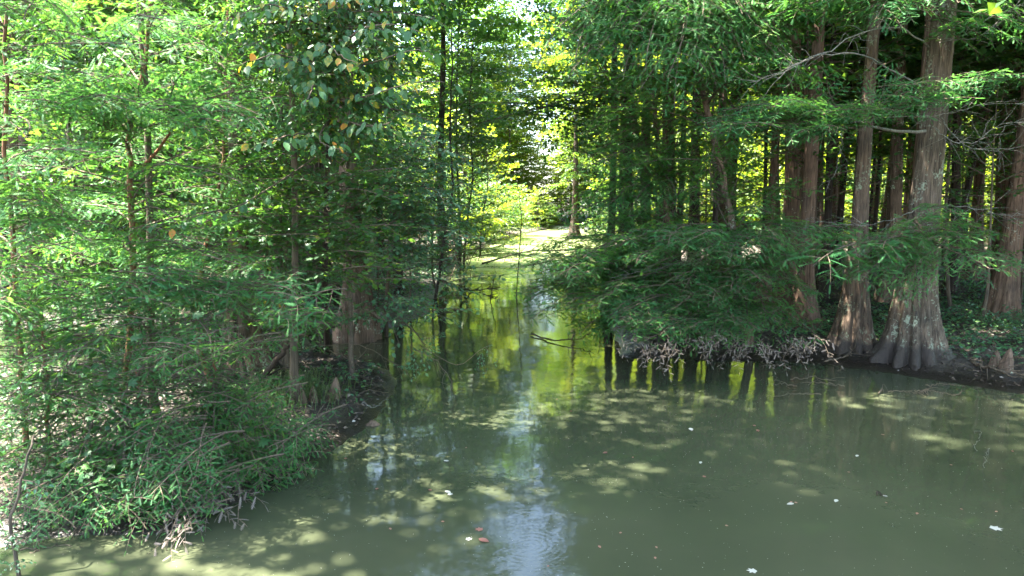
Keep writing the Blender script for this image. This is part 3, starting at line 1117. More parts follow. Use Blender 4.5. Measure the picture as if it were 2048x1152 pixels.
# ---- left bank forest
for k, (x, y) in enumerate(scatter(60, (-30, -0.5, 17.5, 60), lambda x, y: inside(LEFT_LAND, x, y, 0.8) and not (x > -12 and y > 27), 1.7, TAKEN)):
    q = random.random()
    if q < 0.4:
        tree("bald_cypress", x, y, random.choice(TRUNK['mid']), random.choice(CROWN['cyp_near' if y < 23 else 'cyp_far']), random.uniform(0.8, 1.1),
             "cypress in the forest on the bank across the side channel", "tree", "cypresses of the left bank forest")
    else:
        tree("broadleaf_tree", x, y, random.choice(TRUNK['slim']), random.choice(CROWN['map_far']), random.uniform(0.8, 1.1),
             "slender broadleaf tree in the forest across the side channel", "tree", "broadleaf trees of the left bank forest")
for k, (x, y) in enumerate(scatter(46, (-16, 0, 17, 40), lambda x, y: inside(LEFT_LAND, x, y, 0.3), 1.0, TAKEN)):
    kind = 'sapling' if random.random() < 0.65 else 'cyp_sap'
    tree("maple_sapling" if kind == 'sapling' else "cypress_sapling", x, y, random.choice(TRUNK['sap']), random.choice(CROWN[kind]), random.uniform(0.8, 1.2),
         "leafy maple sapling on the bank across the side channel" if kind == 'sapling' else "feathery cypress sapling on the bank across the side channel",
         "sapling", "saplings along the left bank" if kind == 'sapling' else "cypress saplings along the left bank")
# ---- the far end of the channel
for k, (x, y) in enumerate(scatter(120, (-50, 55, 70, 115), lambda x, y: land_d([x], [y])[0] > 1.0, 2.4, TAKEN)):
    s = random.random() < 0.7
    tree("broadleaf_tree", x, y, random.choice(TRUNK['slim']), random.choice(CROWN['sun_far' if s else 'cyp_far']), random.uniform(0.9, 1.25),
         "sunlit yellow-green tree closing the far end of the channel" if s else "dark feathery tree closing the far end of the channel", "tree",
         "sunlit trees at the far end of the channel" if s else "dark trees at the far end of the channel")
for k, (x, y) in enumerate(scatter(34, (-8, 14, 40, 88), lambda x, y: 0.2 < land_d([x], [y])[0] < 5, 1.6, TAKEN)):
    tree("shrub", x, y, random.choice(TRUNK['sap']), random.choice(CROWN['bush_far']), random.uniform(0.7, 1.1),
         "low leafy shrub at the edge of the far channel", "shrub", "shrubs along the far channel")

for k, (x, y) in enumerate(scatter(15, (-8, 22, 78, 112), lambda x, y: land_d([x], [y])[0] > 1.0 and abs(x / y - 0.047) > 0.035, 2.0, TAKEN)):
    tree("broadleaf_tree", x, y, random.choice(TRUNK['slim']), random.choice(CROWN['sun_far'][:2] + CROWN['map_far'][:2]), random.uniform(1.5, 1.85),
         "tall leafy tree rising at the far end of the channel", "tree", "tall trees at the far end of the channel")

# cypress standing in the water of the far channel
p = on_plane(1149, 477)
t = thing("bald_cypress", p, "lone dark cypress with a flared base standing in the bright far channel", "tree")
link("trunk", trunk_geo(np.random.default_rng(77), 18, 0.24, 1.4, 8, ns=32, nz=40, flare_h=1.6).mesh("trunk", [MAT['bark_dark']]), t)
link("crown", CROWN['cyp_far'][2], t)


# understory thickets that close the forest floor further back
for k, (x, y) in enumerate(scatter(85, (5, 60, 31, 66), lambda x, y: inside(RIGHT_LAND, x, y, 1.0) and x * 0.72 < y, 1.5, TAKEN)):
    s = y > 37
    tree("understory_bush" if not s else "sunlit_bush", x, y, random.choice(TRUNK['sap']), random.choice(CROWN['bush_sun' if s else 'bush_far']), random.uniform(0.7, 1.3),
         "sunlit bush glowing between the far trunks of the right forest" if s else "dark leafy bush between the trunks of the right forest", "bush",
         "sunlit bushes of the right forest" if s else "dark bushes of the right forest")
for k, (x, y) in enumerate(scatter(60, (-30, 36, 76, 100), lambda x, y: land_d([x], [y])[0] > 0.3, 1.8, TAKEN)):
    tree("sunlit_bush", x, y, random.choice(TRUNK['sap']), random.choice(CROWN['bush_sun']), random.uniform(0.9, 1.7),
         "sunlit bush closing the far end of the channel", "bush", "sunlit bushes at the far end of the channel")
for k, (x, y) in enumerate(scatter(60, (-50, -3, 22, 62), lambda x, y: inside(LEFT_LAND, x, y, 1.0), 1.6, TAKEN)):
    s = random.random() < 0.5
    tree("understory_bush" if not s else "sunlit_bush", x, y, random.choice(TRUNK['sap']), random.choice(CROWN['bush_sun' if s else 'bush_far']), random.uniform(0.8, 1.5),
         "yellow-green bush between the trunks of the left forest" if s else "dark leafy bush between the trunks of the left forest", "bush",
         "yellow-green bushes of the left forest" if s else "dark bushes of the left forest")
for k, (x, y) in enumerate(scatter(60, (-70, -10, 50, 90), lambda x, y: inside(LEFT_LAND, x, y, 3) and (-x * 0.75 < y), 3.0, TAKEN)):
    tree("broadleaf_tree", x, y, random.choice(TRUNK['slim']), random.choice(CROWN['sun_far']), random.uniform(0.9, 1.3),
         "sunlit yellow-green tree far behind the left forest", "tree", "sunlit trees beyond the left forest")

for k, (x, y) in enumerate(scatter(44, (-5, 13, 42, 90), lambda x, y: -0.1 < land_d([x], [y])[0] < 7, 0.7, TAKEN)):
    tree("sunlit_bush", x, y, random.choice(TRUNK['sap']), random.choice(CROWN['bush_sun']), random.uniform(0.3, 0.7),
         "small sunlit bush on the shore of the far channel", "bush", "small bushes on the shore of the far channel")

# trunks of the left bank that show through the leaves
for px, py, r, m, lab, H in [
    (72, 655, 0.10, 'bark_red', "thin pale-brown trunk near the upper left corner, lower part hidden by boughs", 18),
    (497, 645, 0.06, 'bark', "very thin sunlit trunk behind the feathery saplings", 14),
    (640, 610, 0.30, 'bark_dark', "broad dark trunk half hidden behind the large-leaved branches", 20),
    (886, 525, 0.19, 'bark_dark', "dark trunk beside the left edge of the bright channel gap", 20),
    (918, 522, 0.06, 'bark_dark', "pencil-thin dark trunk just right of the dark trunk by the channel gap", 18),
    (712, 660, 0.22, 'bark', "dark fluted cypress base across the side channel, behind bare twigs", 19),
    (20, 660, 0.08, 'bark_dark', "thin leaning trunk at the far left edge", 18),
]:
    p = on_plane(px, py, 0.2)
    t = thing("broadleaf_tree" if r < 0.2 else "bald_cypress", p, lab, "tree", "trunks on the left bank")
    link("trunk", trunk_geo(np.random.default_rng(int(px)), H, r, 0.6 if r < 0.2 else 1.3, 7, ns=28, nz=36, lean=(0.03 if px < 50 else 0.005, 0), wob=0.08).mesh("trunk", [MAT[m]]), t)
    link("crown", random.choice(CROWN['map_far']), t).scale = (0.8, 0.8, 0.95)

# ------------------------------------------------------------------ near plants
def world_pts(root, pts):
    return [at(*p) for p in pts]


def along(pts, f):
    pts = np.asarray(pts)
    s = np.concatenate([[0], np.cumsum(np.linalg.norm(np.diff(pts, axis=0), axis=1))])
    return np.array([np.interp(f * s[-1], s, pts[:, i]) for i in range(3)])


def young_tree(name, label, cat, ctrl, r0, r1, m, kind, n, lo, hi, lmin, lmax, group=None, rise=0.1, noise=0.01, bias=None):
    pts = world_pts(None, ctrl)
    base = pts[0].copy()
    base[2] = hz(base[0], base[1]) - 0.03
    pts[0] = base
    root = thing(name, base, label, cat, group)
    _, cp = stem_part(root, pts, r0, r1, m, 8, 26, "trunk", noise)
    for k in range(n):
        f = lo + (hi - lo) * (k + RNG.random()) / n
        p0 = along(cp, f)
        az = k * 2.39996 + RNG.normal(0, 0.4)
        L = (lmax - (lmax - lmin) * abs(f - lo) / (hi - lo)) * RNG.uniform(0.75, 1.15)
        d = np.array([math.cos(az), math.sin(az), rise + 0.35 * f + RNG.normal(0, 0.18)])
        if bias is not None:
            d[:2] += np.array(bias)
        bough(root, kind, p0, p0 + nrm(d) * L)
    return root, cp


GRP = "young cypresses on the left spit"
YA, ya = young_tree("young_cypress", "young cypress with a wavy red-brown stem near the left side of the view", "tree",
                    [(240, 880, 8.0), (262, 640, 8.1), (264, 440, 8.1), (262, 330, 8.1), (256, 280, 8.1), (288, 130, 8.2), (303, -40, 8.2), (310, -260, 8.3)],
                    0.04, 0.016, 'red_stem', 'cyp0', 40, 0.2, 0.98, 0.9, 1.8, GRP)
stem_part(YA, world_pts(None, [(268, 350, 8.1), (300, 318, 8.05), (322, 292, 8.0), (352, 245, 7.9), (372, 180, 7.9)]), 0.022, 0.008, 'red_stem', 6, 10, "limb")
for tip in [(520, 190, 7.2), (470, 235, 7.2), (430, 170, 7.3), (500, 260, 7.2), (380, 140, 7.2), (330, 210, 7.0)]:
    bough(YA, 'cypL', at(352 + RNG.uniform(-30, 10), 235, 7.9), at(*tip))
for tip in [(130, 170, 7.2), (60, 215, 7.1), (150, 230, 7.0), (200, 170, 7.2), (20, 190, 7.1), (230, 130, 7.4)]:
    bough(YA, 'cypL', at(262, 270, 8.1), at(*tip))
    bough(YA, 'cypL', at(262 - 40, 262, 7.8), at(tip[0] + RNG.normal(0, 25), tip[1] + RNG.normal(0, 18), tip[2]))
YB, _ = young_tree("young_cypress", "young cypress with pale feathery boughs at the left edge of the view", "tree",
                   [(60, 930, 7.1), (40, 700, 7.1), (25, 480, 7.0), (10, 250, 7.0), (15, 0, 7.0), (20, -250, 7.0)],
                   0.03, 0.012, 'red_stem', 'cyp0', 30, 0.12, 0.95, 0.8, 1.5, GRP)
for tip in [(125, 430, 6.4), (95, 480, 6.3), (110, 390, 6.5), (60, 370, 6.3)]:
    bough(YB, 'cyp0', at(25, 400, 7.0), at(*tip))
YC, _ = young_tree("young_cypress", "young cypress standing over the sunlit grass on the left spit", "tree",
                   [(425, 800, 9.8), (395, 660, 9.8), (405, 520, 9.9), (440, 380, 10.0), (450, 200, 10.0), (455, 0, 10)],
                   0.04, 0.012, 'red_stem', 'cyp0', 42, 0.22, 0.97, 0.9, 1.9, GRP)
# one long horizontal tier of boughs across the left of the view
for x0, y0, x1, y1, d in [(262, 585, 20, 640, 7.0), (262, 580, 130, 600, 7.0), (262, 575, 420, 600, 7.1), (330, 590, 540, 620, 7.2), (262, 590, 210, 640, 6.9), (150, 590, -40, 620, 6.6),
                          (300, 585, 330, 640, 7.0), (400, 600, 480, 640, 7.3), (420, 590, 600, 590, 7.6), (60, 600, 40, 650, 6.5), (200, 560, 60, 570, 7.0), (260, 640, 310, 705, 7.0), (270, 540, 380, 560, 7.4)]:
    bough(YA, 'cypL', at(x0, y0, d + 0.6), at(x1, y1, d))
    bough(YA, 'cypL', at(x0, y0 - 10, d + 0.7), at(x1 + RNG.normal(0, 35), y1 + RNG.normal(0, 12), d + 0.1))

GRP2 = "low cypress saplings drooping over the spit's edge"
YD, _ = young_tree("cypress_sapling", "low cypress sapling drooping over the mud edge of the left spit", "sapling",
                   [(430, 900, 7.5), (440, 830, 7.5), (430, 760, 7.5), (425, 690, 7.5)], 0.03, 0.01, 'red_stem', 'cypS', 24, 0.2, 0.95, 0.6, 1.0, GRP2)
for tip in [(610, 945, 7.2), (580, 900, 7.6), (560, 985, 6.9), (520, 1015, 6.7), (455, 1035, 6.5), (470, 950, 6.7), (530, 930, 7.0), (600, 870, 7.8), (410, 960, 6.6), (500, 880, 7.2), (390, 900, 6.7), (545, 850, 7.6),
            (340, 860, 6.8), (480, 820, 7.4), (350, 790, 7.0), (590, 960, 7.1), (505, 985, 6.75), (430, 1000, 6.55)]:
    bough(YD, 'cypS', at(432 + RNG.uniform(-6, 6), RNG.uniform(740, 860), 7.5), at(*tip), roll=RNG.normal(0, 0.5))
    if RNG.random() < 0.5:
        bough(YD, 'map0' if RNG.random() < 0.5 else 'dog0', at(432, RNG.uniform(760, 880), 7.5), at(tip[0] - 60 + RNG.normal(0, 30), tip[1] - 40, tip[2] + 0.4))
YE, _ = young_tree("cypress_sapling", "low spreading cypress sapling hanging down to the water at lower left", "sapling",
                   [(290, 930, 6.9), (285, 870, 6.9), (280, 800, 6.9), (270, 740, 6.9)], 0.03, 0.01, 'red_stem', 'cypS', 22, 0.2, 0.95, 0.6, 1.0, GRP2)
for tip in [(335, 1100, 5.9), (310, 1040, 6.1), (380, 1010, 6.2), (260, 1000, 6.2), (210, 950, 6.2), (150, 930, 6.1), (240, 900, 6.2), (330, 940, 6.3), (180, 860, 6.3), (400, 1050, 6.2), (290, 975, 6.1), (130, 850, 6.4), (350, 880, 6.5), (225, 790, 6.5), (380, 980, 6.3)]:
    bough(YE, 'cypS', at(283 + RNG.uniform(-8, 8), RNG.uniform(780, 880), 6.9), at(*tip), roll=RNG.normal(0, 0.5))
    if RNG.random() < 0.5:
        bough(YE, 'map0' if RNG.random() < 0.6 else 'dog0', at(283, RNG.uniform(800, 900), 6.9), at(tip[0] + RNG.normal(0, 40), tip[1] - 40, tip[2] + 0.4))
YF, _ = young_tree("cypress_sapling", "cypress sapling at the left edge above the steep mud slope", "sapling",
                   [(90, 900, 6.9), (95, 830, 6.9), (90, 740, 6.9), (85, 660, 6.9)], 0.025, 0.01, 'red_stem', 'cypS', 34, 0.15, 0.97, 0.6, 1.1, GRP2)
for tip in [(20, 790, 6.0), (60, 820, 6.0), (120, 770, 6.2), (-20, 850, 6.0), (160, 820, 6.3), (40, 740, 6.2)]:
    bough(YF, 'cypS', at(92, RNG.uniform(700, 800), 6.9), at(*tip))
for tip in [(560, 960, 7.0), (520, 1000, 6.8), (610, 920, 7.4), (470, 1020, 6.6), (430, 1040, 6.5), (380, 1045, 6.3), (350, 1060, 6.2), (480, 960, 6.8), (540, 900, 7.3), (420, 980, 6.6), (450, 920, 7.0), (500, 860, 7.4)]:
    for q in range(2):
        bough(YD, 'cypS', at(tip[0] - RNG.uniform(30, 110), tip[1] - RNG.uniform(70, 130), tip[2] + 0.6), at(tip[0] + RNG.normal(0, 12), tip[1] + RNG.normal(0, 10), tip[2]), roll=RNG.normal(0, 0.3))
for tip in [(330, 1090, 6.0), (300, 1040, 6.1), (260, 1010, 6.2), (360, 1020, 6.2), (200, 960, 6.2), (310, 970, 6.3), (150, 900, 6.3), (240, 930, 6.2), (100, 880, 6.3), (190, 1010, 6.1)]:
    for q in range(2):
        bough(YE, 'cypS', at(tip[0] + RNG.uniform(-60, 40), tip[1] - RNG.uniform(70, 130), tip[2] + 0.6), at(tip[0] + RNG.normal(0, 12), tip[1] + RNG.normal(0, 10), tip[2]), roll=RNG.normal(0, 0.3))
for x, y in [(330, 1085), (310, 1075), (455, 1030), (420, 1040), (480, 1020), (400, 1030), (190, 985), (215, 990), (345, 1100), (260, 1000)]:
    d = on_plane(x, y, 0.12)
    p1 = d + RNG.normal(0, 0.05, 3)
    bough(YE, 'dead1', d + np.array([RNG.normal(0, .12), 0.3, 0.16]), p1)
YG, yg = young_tree("leaning_sapling", "dark leaning sapling stem forking over the sunlit grass of the left spit", "sapling",
                    [(505, 805, 9.9), (525, 755, 9.9), (560, 712, 9.8), (590, 682, 9.8), (625, 664, 9.7), (680, 650, 9.6)], 0.05, 0.015, 'bark_dark', 'cyp0', 9, 0.62, 1.0, 0.5, 0.8, None)
stem_part(YG, world_pts(None, [(520, 765, 9.9), (560, 738, 9.9), (600, 735, 9.9)]), 0.02, 0.006, 'bark_dark', 6, 8, "limb")
stem_part(YG, world_pts(None, [(500, 780, 9.9), (480, 700, 9.9), (470, 640, 9.9), (520, 560, 9.9)]), 0.03, 0.01, 'bark_dark', 6, 10, "limb")

# fluted cypress base lit by the sun on the spit
p = on_plane(492, 748, 0.28)
YH = thing("bald_cypress", p, "reddish fluted cypress base catching the sun on the left spit", "tree")
link("trunk", trunk_geo(np.random.default_rng(21), 17, 0.13, 2.4, 9, ns=80, nz=60, flare_h=1.5, lean=(-0.01, 0.02), wob=0.05, depth=0.3, toes=0.6).mesh("trunk", [MAT['bark_skirt']]), YH)
link("crown", CROWN['cyp_near'][1], YH).scale = (0.7, 0.7, 0.8)

# leafy saplings filling the spit and the bank behind it
for k, (px, py, kind, sc, lab) in enumerate([
    (330, 745, 'sapling', 0.75, "bushy maple sapling at the back edge of the left spit"),
    (180, 760, 'cyp_sap', 0.8, "feathery sapling behind the red-stemmed young cypress"),
    (40, 770, 'sapling', 0.8, "maple sapling at the far left of the spit"),
    (570, 735, 'sapling', 0.55, "small maple sapling by the fluted sunlit cypress base"),
    (640, 650, 'sapling', 0.9, "maple sapling across the side channel, behind the leaning stem"),
    (560, 655, 'cyp_sap', 0.8, "feathery sapling across the side channel, left of the dark fluted base"),
    (760, 655, 'sapling', 0.8, "maple sapling across the side channel at the water's edge"),
    (410, 655, 'sapling', 1.0, "tall maple sapling across the side channel"),
    (280, 655, 'cyp_sap', 0.9, "feathery sapling across the side channel toward the left"),
    (130, 655, 'sapling', 1.0, "maple sapling across the side channel at the left"),
    (820, 610, 'sapling', 0.7, "maple sapling at the mouth of the side channel"),
    (870, 570, 'cyp_sap', 0.8, "feathery sapling on the channel bank left of the bright gap"),
]):
    p = on_plane(px, py, 0.2)
    t = tree("maple_sapling" if kind == 'sapling' else "cypress_sapling", p[0], p[1], TRUNK['sap'][k % 2], CROWN[kind][k % len(CROWN[kind])], sc, lab, "sapling", "saplings of the left banks")

GRP3 = "young maples on the left spit"
for lab, ctrl, nb_ in [
    ("young maple behind the leaning stem on the left spit", [(575, 735, 10.6), (565, 600, 10.7), (575, 420, 10.8), (560, 200, 10.8), (565, 0, 10.8), (565, -150, 10.8)], 64),
    ("young maple behind the red-stemmed young cypress", [(340, 740, 11.2), (350, 560, 11.2), (340, 350, 11.3), (350, 120, 11.3), (345, -100, 11.3)], 64),
    ("young maple near the left edge, behind the feathery boughs", [(130, 740, 11.4), (125, 560, 11.4), (140, 350, 11.4), (130, 120, 11.4), (135, -100, 11.4)], 60),
    ("young maple on the spit nearest the channel", [(705, 742, 11.0), (700, 620, 11.6), (690, 420, 12.2), (700, 250, 12.4), (705, 100, 12.4), (705, -80, 12.4)], 64),
]:
    young_tree("young_maple", lab, "tree", ctrl, 0.05, 0.015, 'twig', 'map0', nb_, 0.25, 0.98, 0.9, 1.8, GRP3)

# blue-green leaved shrub layers leaning out toward the channel
YI, yi = young_tree("dogwood", "blue-green layered shrub leaning toward the channel from the left", "shrub",
                    [(770, 655, 15.2), (775, 560, 14.6), (790, 470, 14.2), (800, 380, 14.0), (790, 300, 14.0)], 0.05, 0.015, 'twig', 'dog0', 26, 0.25, 1.0, 0.9, 1.6, None, rise=0.05)
for tip in [(905, 390, 13.0), (890, 450, 12.8), (880, 340, 13.2), (740, 330, 13.0), (720, 390, 12.8), (830, 420, 12.6), (850, 480, 12.6), (930, 440, 13.2), (700, 350, 13.2), (790, 350, 12.8), (820, 320, 13.0), (760, 450, 12.6), (830, 520, 12.6)]:
    bough(YI, 'dog0', at(790, RNG.uniform(380, 470), 14.1), at(*tip))
for k in range(40):
    x1, y1 = RNG.uniform(670, 950), RNG.uniform(300, 590)
    bough(YI, 'dog0', at(790 + RNG.uniform(-10, 40), max(300, y1 - RNG.uniform(0, 60)), 14.2), at(x1, y1, RNG.uniform(12.4, 14.0)))
YK, _ = young_tree("bankside_sapling", "broad-leaved sapling leaning right over the channel behind the blue-green shrub", "sapling",
                   [(870, 570, 21.0), (890, 470, 21.0), (905, 380, 20.8), (900, 250, 20.6), (905, 120, 20.6)], 0.05, 0.02, 'bark_dark', 'map1', 50, 0.1, 1.0, 1.0, 2.2, "saplings leaning over the channel", bias=(0.35, -0.1))
YL, _ = young_tree("bankside_sapling", "feathery sapling leaning over the far channel from the left", "sapling",
                   [(925, 525, 30.0), (935, 440, 30.0), (945, 350, 29.8), (940, 220, 29.8), (945, 90, 29.8)], 0.05, 0.02, 'bark_dark', 'cyp1', 60, 0.06, 1.0, 1.4, 2.8, "saplings leaning over the channel", bias=(0.3, -0.1))
YM, _ = young_tree("bankside_sapling", "leafy yellow-green sapling at the left edge of the bright far water", "sapling",
                   [(960, 500, 38.0), (965, 440, 38.0), (975, 370, 38.0), (970, 280, 38.0)], 0.05, 0.02, 'bark_dark', 'sun2', 46, 0.05, 1.0, 1.4, 2.8, "saplings leaning over the channel", bias=(0.3, -0.1))
YJ, yj = young_tree("overhanging_shrub", "oval-leaved shrub arching low over the water at the tip of the spit", "shrub",
                    [(690, 640, 13.6), (720, 625, 13.0), (770, 640, 12.3), (815, 650, 11.7), (850, 690, 11.2)], 0.03, 0.01, 'twig', 'dog0', 6, 0.4, 1.0, 0.4, 0.7, None, rise=-0.05)
for x0, y0, x1, y1, d in [(780, 600, 840, 600, 11.6), (800, 640, 860, 640, 11.4), (810, 660, 870, 690, 11.2), (820, 690, 860, 735, 10.9), (815, 680, 810, 745, 10.9), (840, 700, 880, 700, 11.0),
                          (800, 640, 790, 590, 11.4), (860, 560, 960, 560, 13.0), (880, 570, 1010, 560, 13.0), (900, 590, 940, 610, 13.0), (870, 560, 900, 540, 13.0), (760, 620, 800, 690, 11.4), (830, 720, 835, 755, 10.8), (840, 740, 790, 735, 10.8)]:
    bough(YJ, 'dog0', at(x0, y0, d + 0.2), at(x1, y1, d))
_, tw = stem_part(YJ, world_pts(None, [(840, 690, 11.2), (880, 715, 11.0), (920, 730, 10.9), (960, 700, 10.9), (985, 690, 10.9)]), 0.008, 0.003, 'twig', 5, 12, "limb")
for x0, y0, x1, y1 in [(960, 700, 985, 690), (965, 700, 960, 735), (970, 695, 995, 725), (955, 705, 975, 745)]:
    bough(YJ, 'dog0', at(x0, y0, 10.9), at(x1, y1, 10.8))

# ------------------------------------------------------------------ large-leaved tree reaching in from the top, leaf by leaf
PERS = thing("large_leaved_tree", on_plane(655, 700, 0.2), "tree with large drooping green and yellow leaves hanging in from the top left", "tree")
_, pp = stem_part(PERS, [np.array(PERS.location), at(650, 560, 10.8), at(655, 380, 10.0), at(660, 200, 9.2), at(655, 0, 8.6), at(650, -200, 8.4)], 0.06, 0.02, 'bark_dark', 7, 24)
LEAFM = []
for nm_, tint in (("green", 0.30), ("deep", 0.12), ("mid", 0.5), ("yellowing", 0.70), ("amber", 0.97)):
    row = []
    for v in range(3):
        gl = Geo()
        V, T = oval(0.30 + 0.02 * v, 0.07, 0.14 + 0.10 * v)
        V = V.copy()
        V[:, 1] += 0.03 * np.sin(V[:, 0] * 5 + v)
        gl.add(V, T, 0, np.clip(tint + 0.14 * (V[:, 0] - 0.4), 0, 1))
        row.append(gl.mesh("leaf", [MAT['persimmon']]))
    LEAFM.append(row)
nleaf = 0
PB = [((655, 120, 8.9), (720, 60, 7.4), (800, 50, 6.8), (850, 70, 6.6)),
      ((655, 200, 9.2), (740, 190, 7.6), (820, 165, 6.9), (890, 165, 6.6)),
      ((655, 230, 9.2), (720, 250, 7.8), (770, 250, 7.1), (800, 225, 6.9)),
      ((655, 150, 9.0), (600, 120, 7.6), (540, 110, 7.0), (480, 130, 6.7)),
      ((655, 60, 8.7), (580, 20, 7.4), (530, 10, 6.9), (470, 30, 6.7)),
      ((655, 240, 9.2), (640, 270, 7.8), (650, 290, 7.2), (690, 300, 6.9)),
      ((655, 20, 8.6), (690, -10, 7.3), (740, 0, 6.8), (790, -10, 6.6)),
      ((655, 270, 9.4), (590, 270, 7.6), (540, 280, 6.9), (500, 300, 6.7)),
      ((655, 100, 8.8), (660, 90, 7.6), (680, 110, 7.0), (720, 130, 6.8)),
      ((655, 180, 9.0), (630, 170, 7.6), (620, 190, 7.0), (600, 220, 6.8)),
      ((655, 300, 9.4), (500, 400, 8.0), (400, 430, 7.2), (300, 455, 6.8)),
      ((655, 160, 9.0), (760, 120, 7.6), (830, 100, 7.0), (870, 110, 6.8))]
for bi, ctrl in enumerate(PB):
    _, cp = stem_part(PERS, world_pts(None, ctrl), 0.012, 0.003, 'twig', 5, 18, "limb", 0.006)
    for q in range(24):
        f = 0.42 + 0.58 * (q + RNG.random()) / 24
        p0 = along(cp, f)
        d = along(cp, min(1, f + 0.05)) - along(cp, f - 0.05)
        d = nrm(d)
        side = nrm(np.cross([0, 0, 1.0], d)) * (1 if q % 2 else -1)
        off = RNG.uniform(0.0, 0.16)
        p0 = p0 + side * off + np.array([0, 0, -0.05 * off + RNG.normal(0, 0.03)])
        x = nrm(d * RNG.uniform(0.1, 0.8) + side * RNG.uniform(0.3, 0.9) + np.array([0, 0, -RNG.uniform(0.2, 1.0)]))
        up = nrm(np.array([0, -0.35, 1.0]) + RNG.normal(0, 0.35, 3))
        y = nrm(np.cross(up, x))
        z = np.cross(x, y)
        L = RNG.uniform(0.075, 0.125)
        c = RNG.choice(5, p=[0.34, 0.10, 0.30, 0.21, 0.05] if bi not in (4, 3) else [0.25, 0.08, 0.31, 0.32, 0.04])
        M = Matrix([[x[0] * L, y[0] * L, z[0] * L, 0], [x[1] * L, y[1] * L, z[1] * L, 0], [x[2] * L, y[2] * L, z[2] * L, 0], [0, 0, 0, 1]])
        M.translation = Vector(p0 - np.array(PERS.location))
        link("leaf", LEAFM[c][RNG.integers(3)], PERS, mat4=M)
        nleaf += 1
# finer foliage of the same tree, further back
lib('pers0', [0.8, 1.2, 1.6], lambda r, L: broad_bough(r, L, 0, 'oval', 0.09, hang=0.55, dens=1.1), ('twig', 'persimmon'))
for x0, y0, x1, y1, d in [(655, 60, 560, 60, 8.6), (655, 120, 740, 140, 8.4), (655, 160, 560, 180, 8.6), (655, 30, 730, 30, 8.3), (655, 90, 640, 170, 8.2), (655, 200, 760, 230, 8.6), (655, 210, 590, 250, 8.6),
                          (655, -60, 560, -20, 8.2), (655, -40, 760, -20, 8.2), (655, 0, 830, 20, 8.4), (655, 60, 480, 60, 8.4), (655, -20, 640, 60, 8.0), (655, 130, 690, 210, 8.2), (655, -40, 690, 60, 8.0)]:
    bough(PERS, 'pers0', at(x0, y0, d + 0.4), at(x1, y1, d))

for k in range(58):
    x1, y1 = RNG.uniform(420, 880), RNG.uniform(-60, 320)
    if x1 < 540 and y1 > 150:
        continue
    bough(PERS, 'pers0', at(655 + RNG.uniform(-15, 15), y1 - RNG.uniform(10, 90), 9.0), at(x1, y1, RNG.uniform(7.4, 9.2)))

YMAP = [o for o in bpy.data.objects if o.name.startswith("young_maple") and o.parent is None]
STEMS = [(262, 8.1, YA), (25, 7.0, YB), (415, 9.8, YC), (655, 9.0, PERS)] + list(zip((568, 345, 132, 700), (10.7, 11.3, 11.4, 12.2), YMAP))
for k in range(330):
    x1, y1 = RNG.uniform(-20, 870), RNG.uniform(-40, 690)
    if y1 > 620 and x1 > 560:
        continue
    near = [q for q in STEMS if abs(q[0] - x1) < 210]
    sx, sd, root = near[RNG.integers(len(near))]
    if y1 > 560 and sd > 9.9:
        continue
    if root is PERS:
        kind = 'pers0' if y1 < 360 else 'map0'
    elif root in (YA, YB, YC):
        kind = 'cypL' if RNG.random() < 0.4 else 'cyp0'
    else:
        kind = ('map0', 'map0', 'dog0', 'pers0')[RNG.integers(4)]
    p0 = at(sx + RNG.uniform(-8, 8), y1 - RNG.uniform(0, 45), sd)
    p1 = at(x1, y1, sd - RNG.uniform(-0.3, 1.5))
    if p1[2] > hz(p1[0], p1[1]) + 0.1:
        bough(root, kind, p0, p1)

LOW = [(432, 7.5, YD), (283, 6.9, YE), (92, 6.9, YF)]
for k in range(190):
    x1, y1 = RNG.uniform(-20, 590), RNG.uniform(640, 1000)
    if y1 > 1080 - abs(x1 - 330) * 0.35 or (x1 > 470 and y1 < 800):
        continue
    near = [q for q in LOW if abs(q[0] - x1) < 180]
    sx, sd, root = near[RNG.integers(len(near))]
    kind = ('cypS', 'cypS', 'cypSL', 'cypSL', 'map0')[RNG.integers(5)]
    p1 = at(x1, y1, sd - RNG.uniform(-0.4, 0.9))
    p0 = p1 + nrm(np.array([(sx - x1) / 200 + RNG.normal(0, 0.7), 0.55, RNG.uniform(-0.1, 0.35)])) * RNG.uniform(0.5, 1.0)
    if p1[2] > hz(p1[0], p1[1]) + 0.05:
        bough(root, kind, p0, p1)
for k in range(90):
    x1, y1 = RNG.uniform(540, 960), RNG.uniform(280, 660)
    if x1 > 880 and y1 < 330:
        continue
    d = RNG.uniform(10.0, 13.2) if x1 > 700 else RNG.uniform(9.2, 11.0)
    root = YI if x1 > 700 else YMAP[0]
    kind = ('dog0', 'dog0', 'map0')[RNG.integers(3)]
    sx = 800 if x1 > 700 else 568
    p1 = at(x1, y1, d)
    p0 = at(x1 + (sx - x1) * 0.5 + RNG.normal(0, 20), y1 - RNG.uniform(0, 50), d + 0.9)
    if p1[2] > 0.25:
        bough(root, kind, p0, p1)
for k in range(60):
    x1 = RNG.uniform(-20, 330)
    y1 = RNG.uniform(840, 1030) - max(0, 120 - x1) * 0.4
    root = YF if x1 < 180 else YE
    p1 = at(x1, y1, RNG.uniform(5.9, 6.6))
    p0 = p1 + nrm(np.array([RNG.normal(0, 0.8), 0.6, RNG.uniform(0.0, 0.4)])) * RNG.uniform(0.45, 0.9)
    if p1[2] > hz(p1[0], p1[1]) + 0.04:
        bough(root, ('cypS', 'cypSL', 'map0')[RNG.integers(3)], p0, p1)
